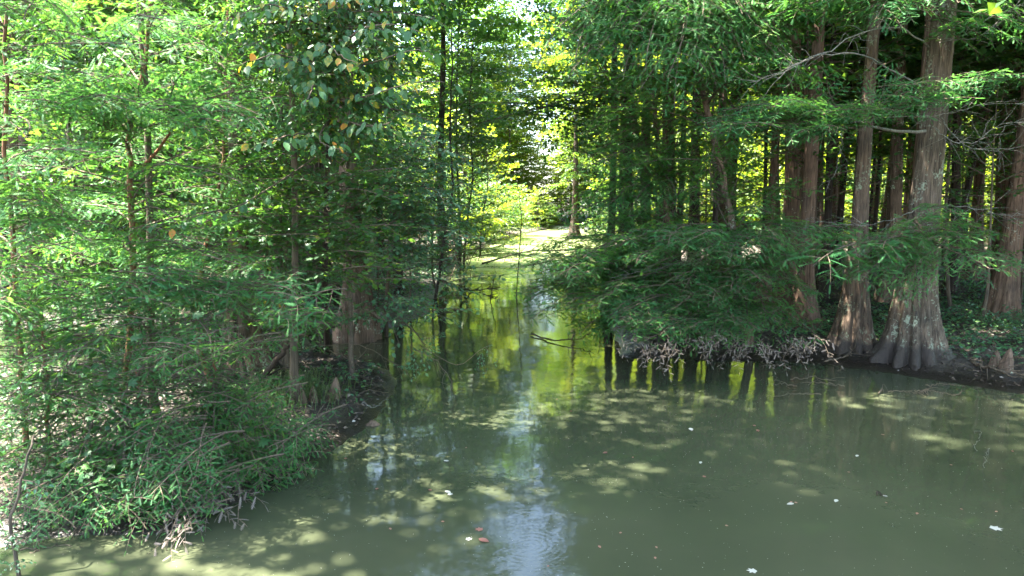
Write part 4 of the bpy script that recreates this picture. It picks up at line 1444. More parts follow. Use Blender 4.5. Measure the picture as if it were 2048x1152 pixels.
for k in range(26):
    x1 = RNG.uniform(440, 610)
    y1 = RNG.uniform(930, 1010) - (x1 - 440) * 0.25
    p1 = at(x1, y1, RNG.uniform(6.9, 7.7))
    p0 = p1 + nrm(np.array([RNG.uniform(-1.0, 0.0), 0.5, RNG.uniform(0.1, 0.45)])) * RNG.uniform(0.5, 0.9)
    if p1[2] > max(0, hz(p1[0], p1[1])) + 0.06:
        bough(YD, ('cypS', 'cypSL')[RNG.integers(2)], p0, p1)
for k in range(34):
    x1, y1 = 575 + RNG.normal(0, 45), RNG.uniform(120, 700)
    p1 = at(x1, y1, RNG.uniform(8.4, 9.1))
    bough(YMAP[0], ('map0', 'pers0', 'map0')[RNG.integers(3)], at(570 + RNG.normal(0, 30), y1 - RNG.uniform(0, 40), 9.7), p1)
for k in range(54):
    x1 = RNG.uniform(-20, 400)
    y1 = RNG.uniform(985, 1080)
    root = YF if x1 < 160 else YE
    p1 = at(x1, y1, RNG.uniform(5.6, 6.2))
    p0 = p1 + nrm(np.array([RNG.normal(0, 0.7), 0.65, RNG.uniform(0.1, 0.5)])) * RNG.uniform(0.5, 0.9)
    if p1[2] > max(0, hz(p1[0], p1[1])) + 0.03:
        bough(root, ('cypS', 'cypSL')[RNG.integers(2)], p0, p1)
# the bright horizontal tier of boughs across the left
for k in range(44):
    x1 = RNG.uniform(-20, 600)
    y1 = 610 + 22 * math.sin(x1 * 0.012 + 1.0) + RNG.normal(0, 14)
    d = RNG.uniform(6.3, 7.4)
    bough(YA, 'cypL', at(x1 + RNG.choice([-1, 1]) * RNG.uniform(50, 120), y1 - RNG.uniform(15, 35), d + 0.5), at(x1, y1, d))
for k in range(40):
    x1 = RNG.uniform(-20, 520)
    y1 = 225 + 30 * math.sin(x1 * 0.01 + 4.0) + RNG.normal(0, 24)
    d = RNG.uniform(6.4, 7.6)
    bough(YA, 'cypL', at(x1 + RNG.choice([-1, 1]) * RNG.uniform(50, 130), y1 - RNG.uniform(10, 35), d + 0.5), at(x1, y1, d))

# ------------------------------------------------------------------ right side: overhanging boughs
GR = "young cypresses leaning over the water from the right bank"
R1, r1 = young_tree("young_cypress", "young cypress whose boughs arch low over the water from the right bank", "tree",
                    [(1500, 690, 13.4), (1490, 600, 13.3), (1470, 480, 13.2), (1440, 330, 13.0), (1400, 150, 12.8), (1380, -60, 12.7), (1370, -300, 12.7)], 0.09, 0.03, 'bark', 'cyp1', 50, 0.10, 0.98, 1.2, 2.4, GR, bias=(-0.25, -0.35))
R2, r2 = young_tree("young_cypress", "dark feathery cypress at the corner where the channel meets the right bank", "tree",
                    [(1330, 695, 14.4), (1335, 560, 14.4), (1330, 400, 14.3), (1310, 240, 14.2), (1300, 60, 14.2), (1300, -150, 14.2)], 0.08, 0.02, 'bark', 'cyp1', 40, 0.08, 0.98, 1.0, 2.0, GR, bias=(-0.2, -0.3))
for x0, y0, d0, x1, y1, d1 in [
    (1490, 560, 13.3, 1230, 560, 11.6), (1490, 580, 13.3, 1160, 620, 11.4), (1490, 600, 13.3, 1250, 660, 10.9), (1490, 600, 13.3, 1320, 680, 10.7), (1490, 600, 13.3, 1400, 690, 10.7),
    (1490, 600, 13.3, 1480, 690, 10.9), (1490, 600, 13.3, 1570, 690, 11.2), (1490, 600, 13.3, 1640, 670, 11.6), (1480, 480, 13.2, 1360, 480, 11.4), (1480, 480, 13.2, 1440, 500, 10.9),
    (1480, 470, 13.2, 1530, 490, 10.9), (1480, 460, 13.2, 1620, 470, 11.0), (1480, 450, 13.2, 1690, 475, 11.2), (1480, 500, 13.2, 1300, 530, 11.2), (1480, 520, 13.2, 1380, 570, 10.8), (1480, 520, 13.2, 1470, 590, 10.8),
    (1480, 520, 13.2, 1560, 560, 10.9), (1480, 520, 13.2, 1620, 610, 11.2), (1330, 540, 14.4, 1060, 590, 12.6), (1330, 520, 14.4, 1080, 540, 12.8), (1330, 560, 14.4, 1120, 640, 12.2), (1330, 500, 14.4, 1130, 510, 12.6),
    (1330, 590, 14.4, 1200, 680, 11.6), (1330, 480, 14.4, 1180, 480, 12.8), (1330, 560, 14.4, 1240, 610, 11.8), (1490, 640, 13.3, 1330, 640, 11.3), (1490, 640, 13.3, 1420, 650, 11.2), (1490, 560, 13.3, 1340, 610, 11.0), (1490, 580, 13.3, 1530, 640, 11.1)]:
    bough(R1 if x0 > 1400 else R2, 'cyp1', at(x0, y0, d0), at(x1, y1, d1))
for k in range(34):
    x = RNG.uniform(1240, 1640)
    y = 684 + 8 * math.sin(x * 0.03) + RNG.uniform(-8, 8)
    p0 = at(x, y - 8, RNG.uniform(10.3, 10.9))
    p0[2] = max(p0[2], 0.30)
    bough(R1, 'dead1', p0, p0 + np.array([RNG.uniform(-0.3, 0.2), RNG.uniform(-0.3, 0.1), -RNG.uniform(0.14, 0.24)]))
for k in range(70):
    x = RNG.uniform(1080, 1640)
    y = RNG.uniform(-60, 190) - 40 * abs((x - 1350) / 300)
    bough(R1 if x > 1280 else R2, 'cyp1', at(1395 if x > 1280 else 1310, RNG.uniform(-200, 60), 13.2), at(x, y, RNG.uniform(10.8, 12.2)))
for x0, y0, x1, y1, d in [(1400, 500, 1350, 478, 11.0), (1440, 490, 1420, 505, 10.8), (1480, 480, 1500, 500, 10.8), (1540, 480, 1560, 500, 10.8), (1580, 470, 1640, 480, 10.9), (1620, 470, 1690, 478, 11.0), (1380, 480, 1440, 475, 11.0),
                          (1320, 640, 1260, 655, 10.8), (1360, 650, 1320, 670, 10.6), (1420, 650, 1390, 675, 10.6), (1300, 600, 1240, 640, 11.0), (1460, 520, 1400, 540, 10.9), (1500, 500, 1460, 530, 10.8), (1560, 500, 1600, 530, 10.8)]:
    for q in range(3):
        bough(R1, 'cypL', at(x0 + RNG.normal(0, 15), y0 - 12, d + 0.8), at(x1 + RNG.normal(0, 22), y1 + RNG.normal(0, 9), d))
for k in range(60):
    x1 = RNG.uniform(1080, 1640)
    y1 = RNG.uniform(480, 690) if x1 > 1200 else RNG.uniform(500, 640)
    d = RNG.uniform(10.3, 11.6)
    root, sx = (R1, 1490) if x1 > 1250 else (R2, 1330)
    p1 = at(x1, y1, d)
    p0 = at(x1 + (sx - x1) * 0.35 + RNG.normal(0, 25), y1 - RNG.uniform(10, 45), d + 1.0)
    if p1[2] > max(0, hz(p1[0], p1[1])) + 0.1:
        bough(root, 'cypL', p0, p1)
# boughs that hang in from the top
for tip in [(1130, 40, 11.0), (1160, 120, 10.8), (1220, 150, 10.8), (1290, 160, 10.6), (1370, 180, 10.6), (1440, 150, 10.8), (1100, -30, 11.0), (1530, 60, 11.2), (1250, 60, 10.8), (1330, 80, 10.6), (1420, 60, 10.6), (1480, 110, 10.9),
            (1180, -10, 10.8), (1560, 130, 11.2), (1320, 10, 10.5), (1200, 90, 10.7), (1270, 120, 10.4), (1400, 120, 10.4), (1390, 20, 10.4), (1240, 0, 10.6), (1480, 20, 10.8), (1340, 130, 10.3)]:
    z = RNG.uniform(-150, 40)
    bough(R1, 'cyp1', at(1395, z, 12.8), at(*tip))
for tip in [(1220, 300, 13.0), (1250, 370, 12.8), (1180, 330, 13.2), (1280, 430, 12.6), (1400, 340, 12.6), (1430, 400, 12.6), (1350, 420, 12.4), (1220, 430, 12.8), (1190, 400, 13.0), (1380, 260, 12.6), (1300, 320, 12.6)]:
    bough(R2, 'cyp1', at(1325, RNG.uniform(250, 400), 14.3), at(*tip))

for k in range(46):
    x1 = RNG.uniform(1035, 1250)
    y1 = RNG.uniform(490, 660)
    bough(R2, 'cyp1', at(x1 + RNG.uniform(90, 200), y1 - RNG.uniform(0, 40), RNG.uniform(13.2, 14.2)), at(x1, y1, RNG.uniform(11.6, 13.2)))
for k in range(26):
    y1 = RNG.uniform(190, 470)
    x1 = RNG.uniform(1130, 1240)
    bough(R2, 'cyp1', at(1320, y1 - RNG.uniform(0, 60), 14.3), at(x1, y1, RNG.uniform(12.6, 14.2)))

# boughs and bare lichened branches of the big cypress
_, _ = stem_part(T1, world_pts(None, [(1850, 262, 12.1), (1790, 262, 11.7), (1730, 250, 11.4), (1690, 238, 11.3), (1560, 215, 11.1)]), 0.03, 0.008, 'grey_branch', 6, 14, "limb", 0.008)
for tip in [(2005, 165, 10.8), (1930, 185, 10.8), (1860, 195, 10.9), (1480, 225, 11.0), (1470, 262, 11.0), (1640, 178, 11.2), (1790, 152, 11.2), (1560, 205, 11.1), (1580, 262, 10.9), (1600, 290, 11.0), (1540, 240, 10.9), (1760, 200, 11.0), (1700, 215, 10.9)]:
    x0 = 1690 if tip[0] < 1720 else 1740
    bough(T1, 'cypL', at(x0, 238, 11.3), at(*tip))
    for q in range(3):
        f = RNG.uniform(0.0, 0.5)
        a, b = at(x0, 238, 11.3), at(*tip)
        a = a + (b - a) * f
        bough(T1, 'cypL', a, b + RNG.normal(0, 0.22, 3) * np.array([1, 1, 0.6]))
for x0, y0, tip in [(1840, 500, (1620, 560, 10.9)), (1840, 490, (1680, 540, 10.8)), (1840, 480, (1740, 520, 10.8)), (1840, 520, (1780, 585, 10.8)), (1850, 510, (1870, 590, 10.8)), (1850, 490, (1930, 560, 10.8)), (1850, 480, (2000, 545, 10.9)),
                    (1850, 470, (1990, 500, 11.0)), (1850, 460, (1930, 480, 11.0)), (1850, 480, (1900, 530, 10.7)), (1840, 470, (1780, 480, 10.8)), (1840, 500, (1720, 575, 10.8)), (1850, 430, (1960, 450, 11.2)), (1850, 90, (2000, 40, 11)), (1850, 40, (1960, 100, 11.2)), (1850, 30, (2040, 90, 11.2)),
                    (1850, 20, (1640, 40, 11)), (1850, -10, (1700, 20, 11)), (1850, -40, (1780, 30, 11)), (1850, 0, (1580, 20, 11)), (1850, -30, (1990, 0, 11)), (1850, 0, (1720, 50, 11)), (1850, -60, (1900, 20, 11)), (1850, -20, (1620, 5, 11.2)), (1850, -60, (2060, 20, 11.2))]:
    for q in range(2):
        bough(T1, 'cypL', at(x0, y0 + RNG.uniform(-15, 15), 12.0), at(tip[0] + RNG.normal(0, 42), tip[1] + RNG.normal(0, 16), tip[2] + RNG.normal(0, 0.35)))


for k in range(40):
    f = RNG.random()
    x1 = 1400 + 600 * f
    y1 = 262 - 95 * max(0, f - 0.35) / 0.65 + RNG.normal(0, 11)
    sgn = -1 if f < 0.5 else 1
    d = RNG.uniform(10.6, 11.2)
    bough(T1, 'cypL', at(x1 - sgn * RNG.uniform(50, 110), y1 + RNG.uniform(-14, 8), d + 0.2), at(x1, y1, d), roll=RNG.normal(0, 0.35))


def bare_branch(root, ctrl, r0, name="bare_branch", twigs=9, m='grey_branch', tl=0.45, n=22, world=False):
    if m == 'grey_branch' and not world:
        r0, twigs = r0 * 0.75, twigs * 2
    pts = curve(ctrl if world else world_pts(None, ctrl), n)
    pts[1:-1] += RNG.normal(0, 0.012, (n - 2, 3))
    g = Geo()
    off = np.array(root.location)
    tube(g, pts - off, np.linspace(r0, r0 * 0.25, n), 6, 0)
    for k in range(twigs):
        f = RNG.uniform(0.2, 1)
        p0 = along(pts, f)
        d = nrm(along(pts, min(1, f + .06)) - along(pts, f - .06))
        dd = nrm(d * 0.8 + RNG.normal(0, 0.55, 3))
        L = tl * RNG.uniform(0.4, 1.2)
        tw = np.array([p0, p0 + dd * L * 0.5 + RNG.normal(0, 0.03, 3), p0 + dd * L + np.array([0, 0, -0.1 * L]) + RNG.normal(0, 0.05, 3)])
        tube(g, curve(tw, 6) - off, np.linspace(r0 * 0.4, 0.0018, 6), 4, 0)
    return link(name, g.mesh(name, [MAT[m]]), root)


bare_branch(T1, [(1858, 95, 12.0), (1800, 55, 11.6), (1720, 68, 11.2), (1650, 105, 11.0), (1570, 140, 10.9), (1500, 165, 10.8)], 0.020)
bare_branch(T1, [(1845, 175, 12.0), (1790, 145, 11.6), (1720, 108, 11.2), (1630, 112, 11.0), (1560, 150, 10.9), (1520, 158, 10.8)], 0.022)
bare_branch(T1, [(1880, 85, 12.0), (1930, 70, 11.6), (1990, 30, 11.4), (2060, 10, 11.2)], 0.018)
bare_branch(T1, [(1880, 80, 12.0), (1950, 75, 11.6), (2010, 40, 11.4), (2070, 40, 11.2)], 0.012)
bare_branch(T1, [(1700, 245, 11.3), (1780, 235, 11.2), (1880, 230, 11.1), (1960, 210, 11.1), (2060, 205, 11.0)], 0.014, twigs=12)
bare_branch(T1, [(1870, 255, 11.8), (1900, 280, 11.4), (1950, 285, 11.2), (2000, 250, 11.0), (2070, 240, 10.9)], 0.014, twigs=12)
bare_branch(T1, [(1875, 230, 11.8), (1930, 290, 11.4), (1990, 298, 11.2), (2070, 290, 11.0)], 0.010, twigs=10)
bare_branch(T1, [(1690, 240, 11.3), (1680, 300, 11.2), (1672, 340, 11.2), (1652, 385, 11.2)], 0.007, twigs=4, tl=0.25)
bare_branch(T1, [(2010, 250, 11.0), (2000, 280, 11.0), (1998, 340, 11.0)], 0.006, twigs=3, tl=0.2)
bare_branch(T1, [(1860, 415, 12.0), (1920, 412, 11.6), (1990, 425, 11.3), (2040, 440, 11.2)], 0.010, twigs=8)
bare_branch(T1, [(1840, 415, 12.0), (1780, 440, 11.6), (1700, 450, 11.4), (1610, 438, 11.3)], 0.010, twigs=8)
bare_branch(R1, [(1470, 480, 13.2), (1440, 420, 12.6), (1420, 360, 12.4), (1440, 200, 12.2)], 0.02, twigs=8, m='twig')
bare_branch(R1, [(1500, 250, 13.0), (1470, 215, 12.6), (1430, 190, 12.4), (1350, 210, 12.2)], 0.02, twigs=8, m='bark_dark')
bare_branch(R1, [(1470, 540, 13.2), (1400, 520, 12.4), (1300, 540, 11.8), (1220, 555, 11.4)], 0.014, twigs=10)

for lab, ctrl, nb_ in [
    ("young maple with dark leaf layers left of the skirt-based cypress", [(1610, 640, 15.5), (1605, 500, 15.6), (1620, 300, 15.7), (1615, 100, 15.7), (1620, -120, 15.7)], 50),
    ("young maple with dark leaf layers behind the lichened cypress", [(1900, 640, 16.5), (1890, 480, 16.6), (1900, 280, 16.7), (1895, 80, 16.7), (1900, -120, 16.7)], 50),
    ("young maple behind the overhanging feathery boughs", [(1420, 640, 16.0), (1430, 450, 16.0), (1425, 250, 16.1), (1440, 50, 16.2), (1440, -120, 16.2)], 50),
    ("young maple at the right edge behind the far-right trunk", [(2060, 640, 17.5), (2050, 450, 17.5), (2055, 250, 17.6), (2050, 50, 17.6), (2050, -120, 17.6)], 46),
]:
    young_tree("young_maple", lab, "tree", ctrl, 0.05, 0.015, 'twig', 'map1', nb_, 0.30, 0.98, 1.0, 2.0, "young maples on the right bank")

# dark maple leaning out over the channel from the right
MP, mp = young_tree("maple_tree", "dark maple spreading layered branches over the bright channel gap", "tree",
                    [(1300, 570, 20.5), (1290, 400, 20.3), (1270, 250, 20.0), (1250, 80, 19.8), (1245, -120, 19.8)], 0.12, 0.05, 'bark_dark', 'map1', 26, 0.3, 0.98, 1.6, 2.8, None, bias=(-0.3, -0.2))
for tip in [(960, 235, 18.2), (930, 290, 18.4), (1000, 190, 18.2), (1060, 250, 18.0), (1090, 300, 18.2), (1110, 210, 18.0), (985, 270, 18.4), (1050, 170, 18.0), (1170, 290, 18.0), (1150, 240, 17.8), (1120, 330, 18.4), (1040, 215, 18.2), (1090, 170, 18), (1180, 210, 18), (1000, 240, 18.2), (1060, 20, 18), (1100, 60, 18), (1150, 100, 18)]:
    bough(MP, 'map1', at(1265, RNG.uniform(180, 280), 20.0), at(*tip))

# ------------------------------------------------------------------ dead wood
def branch_thing(name, label, cat, ctrl, r0, group=None, twigs=6, m='twig', tl=0.3, part='stem', world=False):
    pts = ctrl if world else world_pts(None, ctrl)
    root = thing(name, pts[0], label, cat, group)
    bare_branch(root, pts, r0, part, twigs, m, tl, world=True)
    return root


b0 = on_plane(1031, 592)
d0 = b0[1]
branch_thing("bare_sapling", "thin bare leaning sapling rising out of the channel water", "sapling", [b0 + np.array([0, 0, -0.2]), at(1038, 520, d0), at(1043, 440, d0), at(1038, 380, d0), at(1034, 325, d0)], 0.022, twigs=9, m='bark_dark', tl=0.7, world=True)
b1 = on_plane(980, 600)
branch_thing("bare_stick", "dark stick slanting up from the channel water left of the bare sapling", "stick", [b1 + np.array([0, 0, -0.15]), at(986, 570, b1[1]), at(992, 545, b1[1])], 0.02, "sticks in the channel", 5, 'bark_dark', 0.3, world=True)
q0, q1 = on_plane(965, 527, 0.1), on_plane(1195, 503, 0.35)
branch_thing("fallen_branch", "long fallen branch lying across the pale channel water", "branch", [q0, on_plane(1055, 503, 0.35), on_plane(1110, 501, 0.3), q1], 0.05, twigs=26, m='bark_dark', tl=0.9, world=True)
branch_thing("fallen_branch", "dark curved branch dipping in the water below the overhanging right boughs", "branch",
             [on_plane(1062, 668, 0.03), on_plane(1110, 680, 0.05), on_plane(1160, 676, 0.12), on_plane(1200, 655, 0.3)], 0.02, twigs=8, m='bark_dark', tl=0.4, world=True)
branch_thing("fallen_branch", "low dark branch curving off the left channel bank into the water", "branch", [on_plane(880, 560, 0.5), on_plane(915, 575, 0.35), on_plane(945, 580, 0.05), on_plane(1000, 575, 0.2)], 0.045, twigs=14, m='bark_dark', tl=0.6, world=True)
for k in range(12):
    a = on_plane(RNG.uniform(870, 960), RNG.uniform(505, 575), 0.15)
    branch_thing("brushwood", "bare brown twigs heaped at the left edge of the channel", "branch", [a, a + np.array([RNG.uniform(-.5, .8), RNG.uniform(-.5, .5), RNG.uniform(.4, 1.2)]), a + np.array([RNG.uniform(-.8, 1.6), RNG.uniform(-.8, .8), RNG.uniform(.5, 1.9)])],
                 0.018, "brushwood at the left edge of the channel", 14, 'twig', 0.6, world=True)
BW = thing("withered_shrub", on_plane(900, 560, 0.2), "withered shrub with drooping brown leaves beside the pale channel water", "shrub")
_, bw = stem_part(BW, [on_plane(900, 560, 0.1), at(905, 530, 26), at(915, 500, 26)], 0.03, 0.01, 'twig', 5, 8)
for tip in [(880, 500, 25.5), (940, 520, 25.5), (900, 480, 26), (930, 490, 25.5), (870, 530, 25.5), (950, 545, 25.5)]:
    bough(BW, 'dead1', along(bw, RNG.uniform(.5, 1)), at(*tip))
# twigs above the tip of the spit
for k, c in enumerate([[(655, 700, 11.6), (700, 720, 11.2), (750, 760, 10.9), (765, 800, 10.8)], [(640, 690, 11.8), (720, 690, 11.4), (800, 735, 11.0), (840, 780, 10.8)], [(700, 800, 10.6), (690, 760, 10.6), (730, 700, 10.6), (760, 660, 10.7)],
                       [(770, 790, 10.7), (740, 760, 10.8), (680, 740, 11.0)], [(830, 700, 11), (870, 720, 10.9), (900, 760, 10.7), (905, 790, 10.6)], [(660, 830, 9.9), (700, 800, 10), (740, 780, 10.2), (790, 790, 10.5)]]):
    branch_thing("bare_twig", "bare brown twig arching over the dark tip of the left spit", "twig", c, 0.009, "bare twigs at the tip of the spit", 10, 'twig', 0.35)
branch_thing("fallen_stick", "pale broken stick lying on the sunlit mud of the spit", "stick", [on_plane(595, 868, 0.32), on_plane(625, 850, 0.4), on_plane(645, 838, 0.5)], 0.022, twigs=1, m='twig', world=True)
branch_thing("fallen_stick", "grey stick reaching from the muddy tip of the spit down to the water", "stick", [on_plane(725, 805, 0.25), on_plane(750, 812, 0.1), on_plane(780, 790, 0.05)], 0.012, twigs=2, m='grey_branch', world=True)
branch_thing("fallen_branch", "brown branch lying on the mud by the cypress knees at right", "branch", [on_plane(1940, 722, 0.2), on_plane(1990, 738, 0.22), on_plane(2060, 750, 0.22)], 0.035, twigs=8, m='twig', tl=0.4, world=True)
branch_thing("fallen_branch", "forked stick poking up from the mud left of the big cypress", "branch", [on_plane(1650, 722, 0.16), on_plane(1690, 712, 0.22), on_plane(1712, 690, 0.3)], 0.022, twigs=4, m='twig', tl=0.3, world=True)
for k in range(14):
    a = on_plane(RNG.uniform(1560, 2040), RNG.uniform(715, 775), 0.17)
    b = a + np.array([RNG.uniform(-0.9, 0.9), RNG.uniform(-0.3, 0.3), 0])
    b[2] = max(0.03, hz(b[0], b[1]) + 0.02)
    a[2] = max(0.03, hz(a[0], a[1]) + 0.02)
    branch_thing("fallen_twig", "thin brown twig lying on the dark mud of the right bank", "twig", [a, (a + b) / 2 + np.array([0, 0, 0.03]), b], 0.010, "twigs on the right bank mud", 4, 'twig', 0.25, world=True)
# stem and shoots in the lower left corner
CS = thing("leafy_shoot", on_plane(25, 1150, 0.05), "crooked grey stem with a few oval leaves in the lower left corner", "sapling")
stem_part(CS, [on_plane(40, 1165, -0.05), at(28, 1090, 5.25), at(20, 1040, 5.25), at(35, 1000, 5.3), at(45, 950, 5.35), at(60, 900, 5.4), at(68, 870, 5.5)], 0.016, 0.008, 'twig', 7, 20, "stem", 0.004)
for x0, y0, x1, y1 in [(15, 1075, 45, 1070), (15, 1080, 60, 1090), (28, 1120, 60, 1135), (28, 1125, 10, 1140), (25, 1130, -10, 1120), (45, 960, 100, 990)]:
    bough(CS, 'dog0', at(x0, y0, 5.25), at(x1, y1, 5.1))
for k, c in enumerate([[(40, 1100, 5.6), (100, 1092, 5.7), (160, 1095, 5.7), (195, 1105, 5.7)], [(60, 1105, 5.6), (120, 1097, 5.7), (190, 1103, 5.7)], [(50, 1147, 5.4), (90, 1144, 5.4), (130, 1148, 5.4)]]):
    branch_thing("bare_twig", "bare twig arching over the dark water at lower left", "twig", c, 0.006, "bare twigs over the water at lower left", 2, 'twig', 0.2)


# ------------------------------------------------------------------ cypress knees
def knee(p, h, r, lab, grp, k):
    rng = np.random.default_rng(200 + k)
    root = thing("cypress_knee", (p[0], p[1], hz(p[0], p[1]) - 0.05), lab, "cypress knee", grp)
    ns, nz = 14, 12
    z = np.linspace(0, 1, nz)
    th = np.arange(ns) * 2 * math.pi / ns
    rad = r * (1.25 - 0.75 * z[:, None] + 0.18 * np.cos(th * 3 + k) * (1 - z[:, None]) + 0.10 * np.sin(th * 5 + k)) * np.sqrt(np.clip(1.04 - z ** 3, 0, 1))[:, None]
    rad *= 1 + rng.normal(0, 0.05, rad.shape)
    V = np.stack([rad * np.cos(th) + 0.10 * h * z[:, None] ** 2 * math.cos(k), rad * np.sin(th), np.broadcast_to(z[:, None] * h, rad.shape)], -1).reshape(-1, 3)
    i = np.arange(nz - 1)[:, None] * ns
    j = np.arange(ns)[None, :]
    j2 = (j + 1) % ns
    T = np.concatenate([np.stack([i + j, i + j2, i + ns + j2], -1).reshape(-1, 3), np.stack([i + j, i + ns + j2, i + ns + j], -1).reshape(-1, 3)])
    top = len(V)
    V = np.concatenate([V, [V[-ns:].mean(0) + np.array([0, 0, 0.02 * h])]])
    T = np.concatenate([T, np.stack([(nz - 1) * ns + np.arange(ns), (nz - 1) * ns + (np.arange(ns) + 1) % ns, np.full(ns, top)], 1)])
    gk = Geo()
    gk.add(V, T)
    link("knee_body", gk.mesh("knee_body", [MAT['bark']]), root)


for k, (px, py, h, r, lab, grp) in enumerate([
    (2012, 738, 0.42, 0.10, "taller of the two cypress knees side by side at the right edge", "cypress knees on the right bank"),
    (1990, 730, 0.30, 0.09, "shorter of the two cypress knees side by side at the right edge", "cypress knees on the right bank"),
    (1986, 694, 0.16, 0.06, "small cypress knee behind the pair at the right edge", "cypress knees on the right bank"),
    (1610, 615, 0.5, 0.10, "dark cypress knee back under the trees left of the skirt-based cypress", "cypress knees on the right bank"),
    (604, 806, 0.34, 0.07, "leftmost cypress knee behind the sunlit grass on the spit", "cypress knees on the left spit"),
    (626, 800, 0.28, 0.06, "middle cypress knee behind the sunlit grass on the spit", "cypress knees on the left spit"),
    (668, 792, 0.38, 0.09, "rounded cypress knee standing apart toward the spit's tip", "cypress knees on the left spit"),
    (612, 822, 0.14, 0.05, "tiny cypress knee in front of the leftmost one on the spit", "cypress knees on the left spit"),
    (745, 820, 0.16, 0.13, "low rounded stump at the waterline near the spit's tip", "cypress knees on the left spit"),
    (635, 925, 0.16, 0.06, "dark cypress knee on the spit's muddy front edge", "cypress knees on the left spit"),
]):
    knee(on_plane(px, py, 0.2), h, r, lab, grp, k)

# ------------------------------------------------------------------ ground life
def on_ground(n, box, ok=lambda x, y, d: d > 0.12):
    x = RNG.uniform(box[0], box[1], n)
    y = RNG.uniform(box[2], box[3], n)
    d = land_d(x, y) + 0.13 * wobble(x, y)
    k = ok(x, y, d)
    x, y = x[k], y[k]
    return np.stack([x, y, height(x, y)], 1)


def flat_leaves(P, tm, lmin, lmax, tilt, lift, m, tint=None):
    n = len(P)
    az = RNG.uniform(0, 6.283, n)
    X = np.stack([np.cos(az), np.sin(az), RNG.normal(0, tilt, n)], 1)
    N = np.array([0, 0, 1.0]) + RNG.normal(0, tilt, (n, 3))
    g = Geo()
    leaves(g, tm, P + np.array([0, 0, lift]), X, N, RNG.uniform(lmin, lmax, n), 0, tint)
    return g


P = np.concatenate([on_ground(26000, (-12, -1.2, 5, 14.5)), on_ground(34000, (2, 13, 8.5, 24)), on_ground(9000, (-12, 2, 14, 24))])
tag(link("leaf_litter", flat_leaves(P, TM['oval1'], 0.03, 0.075, 0.35, 0.010, 'litter').mesh("leaf_litter", [MAT['litter']], smooth=False)), kind='stuff')


def patchy(x, y, d):
    return (d > 0.25) & (wobble(x * 0.5 + 3, y * 0.5) + RNG.normal(0, 0.25, len(x)) > 0.12)


P = np.concatenate([on_ground(26000, (-14, 1, 17, 40), lambda x, y, d: d > 0.1), on_ground(22000, (-6, 14, 38, 95), lambda x, y, d: d > 0.0), on_ground(16000, (-12, -1.5, 5.5, 14), patchy), on_ground(16000, (2, 14, 9, 26), lambda x, y, d: patchy(x, y, d) & (d > 0.9)),
                    on_ground(5000, (5.2, 12, 11.5, 17), lambda x, y, d: (d > 0.9) & (x > 0.42 * y)), on_ground(9000, (-14, 1, 14, 26), patchy)])
P[:, 2] += RNG.uniform(0.03, 0.28, len(P))
gc = flat_leaves(P, TM['maple1'], 0.05, 0.10, 0.4, 0.0, 'maple')
tag(link("ground_cover", gc.mesh("ground_cover", [MAT['dogwood']], smooth=False)), kind='stuff')

# arching grass in the sunny patch
g = Geo()
c0 = on_plane(585, 775, 0.3)
nb = 620
cx = c0[0] + RNG.normal(0, 0.36, nb)
cyy = c0[1] + RNG.normal(0, 0.45, nb)
cz = height(cx, cyy)
az = RNG.uniform(0, 6.283, nb)
Lb = RNG.uniform(0.16, 0.38, nb)
wv = 0.005
V, T = [], []
for k in range(nb):
    d = np.array([math.cos(az[k]), math.sin(az[k]), 0])
    s = np.array([-d[1], d[0], 0]) * wv
    b = np.array([cx[k], cyy[k], cz[k]])
    p1 = b + d * 0.25 * Lb[k] + np.array([0, 0, 0.6 * Lb[k]])
    p2 = b + d * 0.62 * Lb[k] + np.array([0, 0, 0.72 * Lb[k]])
    p3 = b + d * 1.0 * Lb[k] + np.array([0, 0, 0.45 * Lb[k]])
    i = len(V)
    V += [b - s, b + s, p1 - s, p1 + s, p2 - s * .7, p2 + s * .7, p3]
    T += [(i, i + 1, i + 3), (i, i + 3, i + 2), (i + 2, i + 3, i + 5), (i + 2, i + 5, i + 4), (i + 4, i + 5, i + 6)]
g.add(V, T, 0, np.repeat(RNG.random(nb), 7))
tag(link("grass", g.mesh("grass", [MAT['grass']])), kind='stuff')

# leafy plants on the right bank
for k, (px, py, s) in enumerate([(1900, 640, 1.0), (1935, 655, 0.9), (1970, 660, 1.0), (2010, 665, 0.9), (2040, 655, 1.1), (1880, 620, 0.9), (1990, 620, 1.1), (1925, 610, 1.0), (2040, 610, 1.1), (1690, 665, 0.7), (1640, 640, 0.8), (1890, 690, 0.4), (1790, 660, 0.7), (1745, 650, 0.7), (2060, 690, 0.8), (1960, 590, 1.1)]):
    p = on_plane(px, py, 0.25)
    root = thing("leafy_plant", (p[0], p[1], hz(p[0], p[1]) - 0.02), "low leafy green plant growing between the trunks on the right bank", "plant", "leafy plants on the right bank")
    for q in range(7):
        a = q * 0.9 + RNG.uniform(0, 0.5)
        b = np.array(root.location)
        bough(root, 'dog0', b, b + s * np.array([0.45 * math.cos(a), 0.45 * math.sin(a), RNG.uniform(0.15, 0.5)]))

